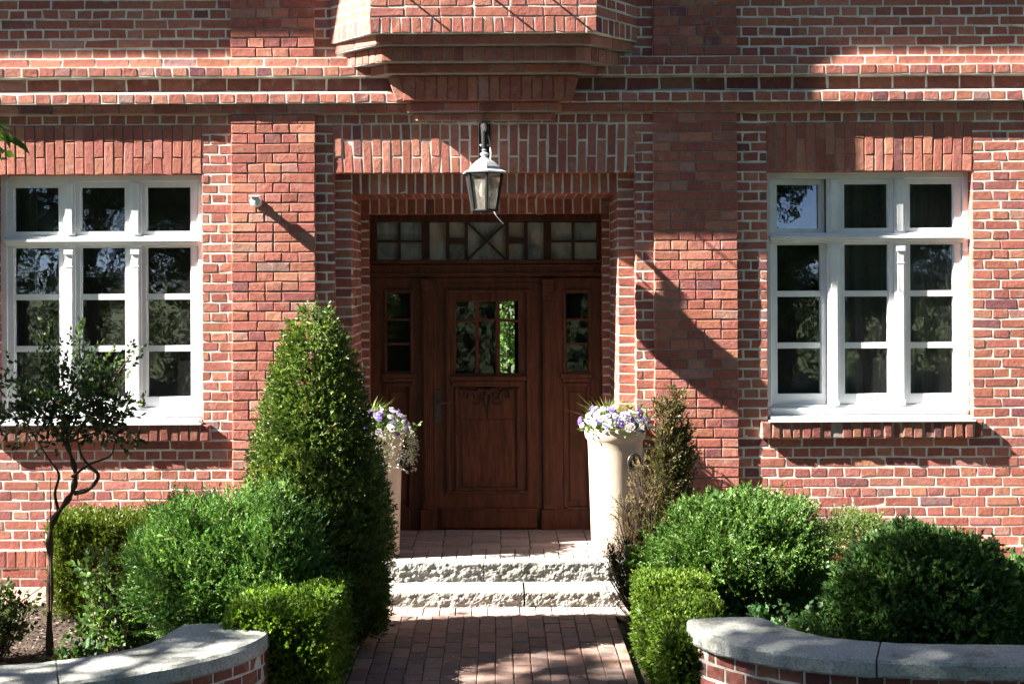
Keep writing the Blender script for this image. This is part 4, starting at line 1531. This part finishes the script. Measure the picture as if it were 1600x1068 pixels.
MUL = [(0.07, 0.05, 0.034), (0.11, 0.085, 0.06), (0.045, 0.032, 0.024), (0.2, 0.17, 0.14), (0.028, 0.022, 0.018)]
tag(scatter('bark_mulch', 9000, -5.0, -0.95, -3.1, -0.66, 0.0, 0.028, MUL, M['chip'], 71), 'brown bark mulch on the bed by the rose tree', 'mulch')
tag(scatter('bark_mulch', 7000, 0.96, 5.0, -3.1, -0.66, 0.0, 0.028, MUL, M['chip'], 72), 'brown bark mulch on the bed around the round bushes', 'mulch')
tag(scatter('fallen_petals', 260, -0.8, 0.85, -2.9, -1.0, 0.034, 0.012, [(0.5, 0.48, 0.42), (0.35, 0.38, 0.2), (0.6, 0.58, 0.55)], M['chip'], 73, 0.2), 'tiny pale petals lying on the brick path', 'petals')


# ------------------------------------------------------------------ pots and flowers
def pot(center, ring_angle, label):
    r = 0.232
    root = empty('flower_pot', center, label, 'flower pot', 'tall pots beside the door')
    mb = MB()
    H = 0.975
    prof = [(0.0, 0.0), (0.192, 0.0), (0.200, 0.008), (0.200, 0.03), (0.198, 0.045), (0.212, 0.5), (0.222, 0.80), (0.226, 0.87), (0.236, 0.885), (0.246, 0.90),
            (0.252, 0.93), (0.252, 0.958), (0.246, 0.97), (0.232, 0.975), (0.215, 0.970), (0.205, 0.94), (0.200, 0.90), (0.0, 0.895)]
    prof = [(q * 0.94, z_) for q, z_ in prof]
    mb.lathe(prof, (0, 0, 0), 64)
    mb.build('body', M['pot'], root, smooth=True)
    so_ = MB()
    so_.lathe([(0.0, 0.90), (0.2, 0.90), (0.19, 0.93), (0.0, 0.945)], (0, 0, 0), 24)
    so_.build('soil', M['soil'], root, smooth=True)
    hn = MB()
    ca, sa = math.cos(ring_angle), math.sin(ring_angle)
    c = Vector((ca * 0.226, sa * 0.226, 0.735))
    t = Vector((-sa, ca, 0))
    nn = Vector((ca, sa, 0))
    pts = [c + nn * 0.012 + (t * math.cos(a) + Vector((0, 0, 1)) * math.sin(a)) * 0.058 for a in np.linspace(0, 2 * math.pi, 25)]
    hn.tube(pts, 0.009, 8, cap=False)
    hn.build('ring_handle', M['pewter'], root, smooth=True)
    bo = MB()
    dsk = []
    for k, (rad, d) in enumerate(((0.0, 0.016), (0.018, 0.015), (0.030, 0.009), (0.044, 0.005), (0.047, -0.012))):
        for a in np.linspace(0, 2 * math.pi, 20, endpoint=False):
            dsk.append(c + nn * d + (t * math.cos(a) + Vector((0, 0, 1)) * math.sin(a)) * rad)
    fs = [(k * 20 + i, k * 20 + (i + 1) % 20, (k + 1) * 20 + (i + 1) % 20, (k + 1) * 20 + i) for k in range(4) for i in range(20)]
    bo.add(dsk, fs)
    bo.build('boss', M['iron'], root, smooth=True)
    return root


def blossom_mesh(name, petal, eye, core):
    mb = MB()
    for k, (a, s) in enumerate(((90, 1.0), (20, 0.9), (160, 0.9), (-38, 1.0), (-142, 1.0), (-90, 1.15))[:5] if False else ((55, 1.0), (125, 1.0), (-5, 0.9), (185, 0.9), (-90, 1.15))):
        th = R(a)
        d = Vector((math.cos(th), math.sin(th), 0))
        p = Vector((-d.y, d.x, 0))
        L, W = 0.021 * s, 0.012 * s
        z = 0.001 * k
        vs = [Vector((0, 0, z)), d * L * 0.35 + p * W * 0.6 + Vector((0, 0, z + 0.001)), d * L * 0.75 + p * W + Vector((0, 0, z + 0.004)), d * L + p * W * 0.5 + Vector((0, 0, z + 0.002)),
              d * L - p * W * 0.5 + Vector((0, 0, z + 0.002)), d * L * 0.75 - p * W + Vector((0, 0, z + 0.004)), d * L * 0.35 - p * W * 0.6 + Vector((0, 0, z + 0.001))]
        mb.add(vs, [(0, 1, 2, 3, 4, 5, 6)], 0, petal)
        vs2 = [Vector((0, 0, z + 0.0045)), d * L * 0.5 + p * W * 0.5 + Vector((0, 0, z + 0.0055)), d * L * 0.58 + Vector((0, 0, z + 0.0055)), d * L * 0.5 - p * W * 0.5 + Vector((0, 0, z + 0.0055))]
        if k > 1: mb.add(vs2, [(0, 1, 2, 3)], 0, eye)
    mb.lathe([(0.0035, 0.005), (0.003, 0.009), (0.001, 0.010)], (0, 0, 0), 6, 0, core)
    me = bpy.data.objects
    o = mb.build('blossom', M['petal'])
    return o


def make_flowers(base, label, seed, trailing):
    r = np.random.default_rng(seed)
    root = empty('pansy_planting', base, label, 'flowers', 'pansies in the tall pots')
    P, T = blob((0, 0, 0.02), (0.25, 0.23, 0.13), 420, seed, 0.2, 2.2, 0.6, -0.05, 0.5, 0.6)
    ok = P[:, 2] > 0.0
    v = sprigs(P[ok], T[ok], r.uniform(0.03, 0.07, ok.sum()), 6, 0.030, 0.017, 1.0, [(0.09, 0.14, 0.04), (0.12, 0.17, 0.05), (0.07, 0.11, 0.035)], 0.2, r)
    quads_obj('leaves', v[0], v[1], M['leaf'], root)
    gm = MB()
    for i in range(150):
        a = r.uniform(0, 2 * math.pi)
        rad = 0.10 * math.sqrt(r.random())
        b = Vector((-0.06 + rad * math.cos(a), 0.05 + rad * math.sin(a), 0.0))
        out = Vector((math.cos(a) + r.normal() * 0.3, math.sin(a) + r.normal() * 0.3, 0)) * r.uniform(0.04, 0.20)
        h = r.uniform(0.16, 0.30)
        p1, p2 = b + out * 0.3 + Vector((0, 0, h * 0.65)), b + out + Vector((0, 0, h * r.uniform(0.8, 1.0)))
        s = Vector((-out.y, out.x, 0)).normalized() * 0.003
        c = (0.16 * r.uniform(0.7, 1.2), 0.20 * r.uniform(0.7, 1.2), 0.05)
        gm.add([b - s, b + s, p1 + s, p1 - s, p2], [(0, 1, 2, 3), (3, 2, 4)], 0, c)
    gm.build('grass_tuft', M['leaf'], root)
    n = 78
    for i in range(n):
        d = nrm(np.array([r.normal(), r.normal() - 0.7, abs(r.normal()) * 0.8 + 0.25]))
        pos = Vector((d[0] * 0.285, d[1] * 0.27, 0.02 + d[2] * 0.17 + r.normal() * 0.012))
        proto = protos[r.choice(4, p=[0.45, 0.20, 0.17, 0.18])]
        o = proto.copy()
        link(o, root)
        o.location = pos
        nv = Vector(d) + Vector((0, -0.5, 0.15)) + Vector(r.normal(size=3) * 0.25)
        o.rotation_euler = nv.to_track_quat('Z', 'Y').to_euler()
        o.rotation_euler.rotate_axis('Z', r.normal() * 0.4)
        k = r.uniform(0.9, 1.45)
        o.scale = (k, k, k)
    if trailing:
        O, TT = [], []
        for i in range(46):
            a = r.uniform(-2.6, 0.6)
            L = r.uniform(0.10, 0.34)
            p = Vector((math.cos(a) * 0.245, math.sin(a) * 0.245, 0.03))
            for k in range(int(L / 0.02)):
                u = k * 0.02
                O.append(p + Vector((math.cos(a) * 0.05 * min(1, u / 0.06), math.sin(a) * 0.05 * min(1, u / 0.06), -u)) + Vector(r.normal(size=3) * 0.012))
                TT.append(Vector((math.cos(a) * 0.5, math.sin(a) * 0.5, -0.4)) + Vector(r.normal(size=3) * 0.5))
        O, TT = np.array([tuple(x) for x in O]), nrm(np.array([tuple(x) for x in TT]))
        v = sprigs(O, TT, r.uniform(0.02, 0.04, len(O)), 5, 0.014, 0.009, 1.1, [(0.62, 0.60, 0.58), (0.42, 0.42, 0.32), (0.17, 0.20, 0.09), (0.68, 0.64, 0.66)], 0.2, r)
        quads_obj('trailing_stems', v[0], v[1], M['petal'], root)


protos = [blossom_mesh('white', (0.78, 0.76, 0.80), (0.30, 0.22, 0.42), (0.8, 0.5, 0.05)),
          blossom_mesh('violet', (0.16, 0.09, 0.42), (0.04, 0.02, 0.12), (0.8, 0.5, 0.05)),
          blossom_mesh('lilac', (0.46, 0.38, 0.66), (0.16, 0.09, 0.32), (0.8, 0.5, 0.05)),
          blossom_mesh('blue', (0.36, 0.40, 0.66), (0.10, 0.07, 0.28), (0.8, 0.5, 0.05))]
PL = (-0.855, -0.09, ZL + 0.002)
PR = (1.005, -0.09, ZL + 0.002)
pot(PL, R(-12), 'tall pale terracotta pot half hidden behind the yew cone')
pot(PR, R(-58), 'tall pale terracotta pot with dark ring handle beside the brown dried shrub')
make_flowers((PL[0], PL[1], ZL + 0.94), 'pansies with white trailing flowers in the pot behind the yew cone', 81, True)
make_flowers((PR[0], PR[1], ZL + 0.94), 'white and violet pansies with grass in the pot by the dried shrub', 82, False)
for p in protos: bpy.data.objects.remove(p)

# ------------------------------------------------------------------ lantern, sensor, small fittings
LP = -0.33
lan = empty('wall_lantern', (0.0, 0.0, 3.45), 'black and pale metal lantern with cross finial hanging over the doorway', 'lantern')
lx, lz = U(757, 300, Y=LP)[0], 0


def LZ(y):
    return U(757, y, Y=LP)[2] - 3.45


bk = MB()
bk.box(lx - 0.045, lx + 0.045, -0.022, -0.001, -0.16, 0.155)
bk.box(lx - 0.030, lx + 0.030, -0.034, -0.0225, -0.13, 0.125)
bk.tube([(lx, -0.03, 0.08), (lx, -0.14, 0.125), (lx, -0.24, 0.11), (lx, LP, 0.05), (lx, LP + 0.002, LZ(246))], [0.034, 0.032, 0.03, 0.024, 0.016], 12)
bk.tube([(lx, -0.03, -0.08), (lx, -0.12, -0.02), (lx, -0.18, 0.06), (lx, -0.20, 0.115)], 0.012, 8)
bk.build('bracket', M['iron'], lan, smooth=False)
ro = MB()
hexrot = R(38)
for rr_, mi in ((0, 0),):
    ro.lathe([(0.175, LZ(271)), (0.180, LZ(269)), (0.132, LZ(265.5)), (0.120, LZ(261)), (0.090, LZ(255)), (0.072, LZ(252)), (0.062, LZ(251)), (0.030, LZ(246))], (lx, LP, 0), 6, 0, rot=hexrot)
ro.lathe([(0.012, LZ(246)), (0.028, LZ(243)), (0.036, LZ(240.5)), (0.022, LZ(238.5)), (0.012, LZ(237)), (0.020, LZ(234.5)), (0.010, LZ(232))], (lx, LP, 0), 16)
ro.build('lantern_roof', M['zinc'], lan)
cr = MB()
cr.box(lx - 0.006, lx + 0.006, LP - 0.006, LP + 0.006, LZ(233), LZ(219))
cr.box(lx - 0.027, lx - 0.0061, LP - 0.0055, LP + 0.0055, LZ(228.5), LZ(225.5))
cr.box(lx + 0.0061, lx + 0.027, LP - 0.0055, LP + 0.0055, LZ(228.5), LZ(225.5))
for dx, y in ((-0.028, 227), (0.028, 227), (0, 219)):
    cr.lathe([(0.001, LZ(y) - 0.009), (0.008, LZ(y)), (0.001, LZ(y) + 0.009)], (lx + dx, LP, 0), 8)
cr.build('cross_finial', M['zinc'], lan)
fmn = MB()
r0, r1 = 0.145, 0.098
zt, zb = LZ(271.5), LZ(329)
for k in range(6):
    a = hexrot + k * math.pi / 3
    a2 = a + math.pi / 3
    pt, pb = Vector((lx + r0 * math.cos(a), LP + r0 * math.sin(a), zt)), Vector((lx + r1 * math.cos(a), LP + r1 * math.sin(a), zb))
    fmn.tube([pt, pb], 0.012, 6)
    pt2, pb2 = Vector((lx + r0 * math.cos(a2), LP + r0 * math.sin(a2), zt)), Vector((lx + r1 * math.cos(a2), LP + r1 * math.sin(a2), zb))
    fmn.tube([pt, pt2], 0.008, 6)
    fmn.tube([pb, pb2], 0.011, 6)
fmn.build('lantern_frame', M['iron'], lan)
gm, gnt, gb = newmat('lantern_glass')
gb.inputs['Base Color'].default_value = (0.62, 0.58, 0.5, 1)
gb.inputs['Roughness'].default_value = 0.12
gb.inputs['Transmission Weight'].default_value = 0.8
gco = coords(gnt)
gn = noise_tex(gnt, gco, 14, 5, 0.7)
gnt.links.new(ramp(gnt, gn.outputs[0], [(0.3, (0.25, 0.22, 0.18)), (0.6, (0.72, 0.68, 0.60))]), gb.inputs['Base Color'])
bump(gnt, gb, noise_tex(gnt, gco, 40, 3, 0.6).outputs[0], 0.002)
pg = MB()
for k in range(6):
    a = hexrot + k * math.pi / 3
    a2 = a + math.pi / 3
    q0, q1 = r0 - 0.004, r1 - 0.004
    pg.add([(lx + q1 * math.cos(a), LP + q1 * math.sin(a), zb), (lx + q1 * math.cos(a2), LP + q1 * math.sin(a2), zb),
            (lx + q0 * math.cos(a2), LP + q0 * math.sin(a2), zt), (lx + q0 * math.cos(a), LP + q0 * math.sin(a), zt)], [(0, 1, 2, 3)])
pg.build('pane', gm, lan)
blb = MB()
blb.lathe([(0.012, zt - 0.002), (0.014, zt - 0.07), (0.022, zt - 0.09), (0.03, zt - 0.13), (0.024, zt - 0.165), (0.004, zt - 0.18)], (lx, LP, 0), 16)
blb.build('bulb', M['plastic'], lan, smooth=True)
cb = MB()
cpx = [(761, 203, 0.0), (765, 222, -0.10), (767, 240, -0.2), (766, 256, -0.3)]
cb.tube([Vector(U(x, y, Y=Y)) - Vector((0, 0, 3.45)) for x, y, Y in cpx], 0.005, 6)
cb.build('cable', M['plastic'], lan, smooth=True)
cb = MB()
cb.tube([Vector(U(x, y, Y=LP)) - Vector((0, 0, 3.45)) for x, y in ((771, 328), (776, 338), (782, 345), (787, 350))], 0.005, 6)
cb.build('cable', M['plastic'], lan, smooth=True)

sx, sy, sz = U(402, 316, Y=-0.04)
sn = empty('motion_sensor', (sx, -0.037, sz), 'small white motion sensor on the brick pilaster beside the left window', 'sensor')
mb = MB()
mb.lathe([(0.04, 0.0), (0.04, 0.018), (0.03, 0.02), (0.03, 0.05), (0.040, 0.052), (0.042, 0.085), (0.034, 0.095), (0.004, 0.1)], (0, 0, 0), 20)
mb.v = [(x, -z, y) for x, y, z in mb.v]
mb.build('body', M['plastic'], sn, smooth=False)
mb = MB()
mb.box(-0.044, 0.044, -0.108, -0.05, 0.034, 0.046)
mb.build('hood', M['plastic'], sn, bevel=0.003)
a = U(565.5, 602, Y=0.78)
b = U(565.5, 566, Y=0.78)
mb = MB()
mb.box(-1.0495, -1.036, 0.74, 0.79, a[2], b[2])
mb.box(-1.036, -1.033, 0.75, 0.78, a[2] + 0.02, b[2] - 0.02)
o = mb.build('wall_strip', M['plastic'], loc=(-1.045, 0.77, a[2]), bevel=0.002)
tag(o, 'thin white strip fixed upright on the jamb left of the door', 'strip')


# ------------------------------------------------------------------ trees around (shade and reflections)
TREE = [(0.055, 0.105, 0.02), (0.07, 0.13, 0.026), (0.042, 0.082, 0.018), (0.088, 0.15, 0.032)]


def tree(label, base, height, clumps, leaf, seed, group=None, n=500, dens=1.0, tone=1.0):
    r = np.random.default_rng(seed)
    root = empty('broadleaf_tree', base, label, 'tree', group)
    mb = MB()
    tops = Vector((0, 0, height * 0.55))
    mb.tube([(0, 0, -0.1), (0.05, 0, height * 0.2), (0, 0.05, height * 0.4), tops, (0, 0, height * 0.8)], [0.26, 0.2, 0.16, 0.11, 0.04], 10)
    Vs = []
    for (c, rad) in clumps:
        c = Vector(c)
        st_ = Vector((0, 0, max(height * 0.25, min(height * 0.6, c.z - 1.5))))
        mb.tube([st_, st_.lerp(c, 0.5) + Vector((0, 0, 0.3)), c], [0.09, 0.06, 0.02], 7)
        m = int(n * dens * rad[0] * rad[2])
        P, T = blob(c, rad, m, seed + len(Vs) + 1, 0.25, 2.0, 0.9, -99, 0.1, 0.8)
        Vs.append(sprigs(P, T, r.uniform(0.15, 0.35, len(P)), 7, leaf, leaf * 0.6, 1.0, TREE, 0.25, r))
        for j in range(5):
            e = P[j * 7 % len(P)]
            mb.tube([c, c.lerp(Vector(e), 0.6) + Vector((0, 0, 0.1)), Vector(e)], [0.03, 0.02, 0.006], 5)
    mb.build('trunk', M['bark'], root, smooth=True)
    v = cat(*Vs)
    quads_obj('crown', v[0], v[1] * tone, M['tree_leaf'], root)
    return root


# shade tree off to the left, its crown between the sun and the front garden
r = np.random.default_rng(5)
cl = []
for i in range(8):
    cl.append(((r.uniform(-1.2, 1.2), r.uniform(1.0, 2.9), r.uniform(8.0, 10.4)), (r.uniform(0.8, 1.0), r.uniform(0.8, 1.0), r.uniform(0.7, 0.9))))
for i in range(40):
    cl.append(((r.uniform(-1.8, 1.8), r.uniform(-3.1, 2.5), r.uniform(4.4, 11.0)), (r.uniform(0.75, 1.2), r.uniform(0.75, 1.15), r.uniform(0.6, 1.0))))
for i in range(16):
    cl.append(((r.uniform(-1.6, 1.6), r.uniform(1.0, 2.8), r.uniform(4.8, 9.6)), (r.uniform(0.7, 1.0), r.uniform(0.6, 0.9), r.uniform(0.55, 0.9))))
cl = [c_ for c_ in cl if not (c_[0][1] > 1.6 and c_[0][2] < 6.5)]
for i in range(16):
    cl.append(((r.uniform(-0.3, 0.3), 2.2 + 0.12 * i, r.uniform(6.98, 7.25)), (0.5, 0.4, 0.26)))
for i in range(13):
    cl.append(((r.uniform(-0.8, 0.8), r.uniform(2.2, 3.35), 8.1 + 0.17 * i), (0.6, 0.42, 0.4)))
for q_ in ((0.0, 3.5, 5.35), (0.3, 3.7, 4.85), (-0.4, 3.4, 5.0), (0.2, 2.9, 5.2), (0.2, 2.4, 4.9), (0.0, 3.55, 5.75), (0.1, 3.5, 5.95), (-0.2, 3.6, 5.6), (0.2, 3.6, 5.1), (0.0, 3.65, 5.45), (-0.1, 3.55, 5.85), (0.1, 3.65, 5.3)):
    cl.append((q_, (0.62, 0.48, 0.36)))
for q_ in (1.2, 1.4, 1.6):
    cl.append(((q_, 5.2, 4.75), (0.6, 0.36, 0.5)))
shade = tree('tall broadleaf tree left of the garden shading the path', (-8.4, -7.9, 0), 9.5, cl, 0.10, 101, n=165)
tl = Vector((-8.4, -7.9, 0))
bm_ = MB()
ends = [Vector(U(x, y, Y=-3.0 + dy)) - tl for x, y, dy in ((14, 205, 0), (-4, 222, 0.1), (-16, 200, 0.05), (-6, 6, 0.1))]
hub = Vector(U(-70, 170, Y=-3.1)) - tl
bm_.tube([(0.1, 0.2, 3.6), (2.2, 1.9, 3.5), hub], [0.05, 0.03, 0.012], 7)
O, T = [], []
for e in ends:
    bm_.tube([hub, hub.lerp(e, 0.5) + Vector((0, 0, 0.02)), e], [0.008, 0.005, 0.002], 5)
    for k in range(3):
        O.append(tuple(hub.lerp(e, 0.62 + 0.16 * k)))
        T.append(tuple((e - hub).normalized() + Vector((0, 0, -0.35))))
bm_.build('branch', M['bark'], shade, smooth=True)
v = sprigs(np.array(O), nrm(np.array(T)), np.full(len(O), 0.09), 3, 0.085, 0.04, 0.75, TREE, 0.2, np.random.default_rng(77), 0.1)
quads_obj('branch_leaves', v[0], v[1], M['leaf'], shade)
for i, (x, y, h, rr_) in enumerate(((-13.5, -9.0, 12, 3.0), (-17.0, -12.5, 11, 3.0))):
    r = np.random.default_rng(150 + i)
    cl = [((r.uniform(-rr_, rr_) * 0.75, r.uniform(-rr_, rr_) * 0.75, h * r.uniform(0.28, 0.92)), (r.uniform(1.0, 1.6), r.uniform(1.0, 1.6), r.uniform(0.9, 1.3))) for _ in range(24)]
    tree('unseen tall tree added left of the garden to block skylight', (x, y, 0), h, cl, 0.18, 700 + i * 20, 'unseen trees added left of the garden', n=150)  # out of view, added to hold back skylight from the left
for i, (x, h) in enumerate(((-11.5, 5.2), (-8.3, 5.9), (-5.0, 5.4), (-1.9, 6.0), (1.4, 5.3), (4.6, 5.8), (7.6, 5.0))):
    r = np.random.default_rng(620 + i)
    cl = [((r.uniform(-1.0, 1.0), r.uniform(-0.8, 0.8), h * r.uniform(0.4, 0.92)), (r.uniform(0.6, 0.95), r.uniform(0.6, 0.9), r.uniform(0.5, 0.8))) for _ in range(11)]
    tree('small bright green tree at the far edge of the road', (x, -15.8 - 0.5 * (i % 2), 0), h, cl, 0.11, 800 + i * 20, 'small trees along the road', n=170, tone=1.5)
for i, (x, y, h, rr_) in enumerate(((-16, -19, 13, 3.4), (-10.5, -18, 14, 3.4), (-5, -19.5, 15, 3.5), (0.5, -18, 14, 3.3), (5.6, -19.5, 13, 3.3), (9.0, -18.5, 13, 2.8), (20, -18, 12, 3.0))):
    r = np.random.default_rng(200 + i)
    cl = [((r.uniform(-rr_, rr_) * 0.75, r.uniform(-rr_, rr_) * 0.7, h * r.uniform(0.22, 0.92)), (r.uniform(1.0, 1.7), r.uniform(1.0, 1.7), r.uniform(0.9, 1.4))) for _ in range(24)]
    tree('tall green tree across the road facing the house', (x, y, 0), h, cl, 0.22, 300 + i * 20, 'trees across the road', n=190, tone=1.35)
for i, (x, y, h, rr_) in enumerate(((11.5, -5.5, 11, 3.2), (14.5, -11.5, 12, 3.3))):
    r = np.random.default_rng(260 + i)
    cl = [((r.uniform(-rr_, rr_) * 0.75, r.uniform(-rr_, rr_) * 0.7, h * r.uniform(0.25, 0.95)), (r.uniform(1.0, 1.7), r.uniform(1.0, 1.7), r.uniform(0.9, 1.4))) for _ in range(20)]
    tree('unseen tall tree added right of the garden to block skylight', (x, y, 0), h, cl, 0.2, 500 + i * 20, 'unseen trees added right of the garden', n=120)  # added outside the view so less sky lights the facade
# sunlit shrub in the back garden, seen through the door glass
P, T = blob((0.3, 12.6, 1.2), (2.6, 1.0, 1.9), 6500, 91, 0.2, 2.5, 0.5)
v = sprigs(P, T, rng.uniform(0.08, 0.16, len(P)), 8, 0.09, 0.05, 1.0, [(0.10, 0.18, 0.04), (0.13, 0.22, 0.05), (0.07, 0.13, 0.03)])
shrub('garden_bush', 'sunlit green bush behind the house seen through the door glass', 'bush', (0.3, 12.6, 0), v, 'leaf', [(0.3, 12.6, 2.0), (1.0, 12.6, 1.6)], 0.05)

P, T = hedge_pts(-24, 24, -20.5, -19.3, 2.6, 9000, 95, 0.2, 0.5)
v = sprigs(P, T, rng.uniform(0.12, 0.25, len(P)), 8, 0.14, 0.08, 1.0, TREE)
shrub('field_hedge', 'long green hedge across the road facing the house', 'hedge', (0, -20, 0), v, 'leaf', [(x, -20, 2.0) for x in range(-20, 21, 5)], 0.04)
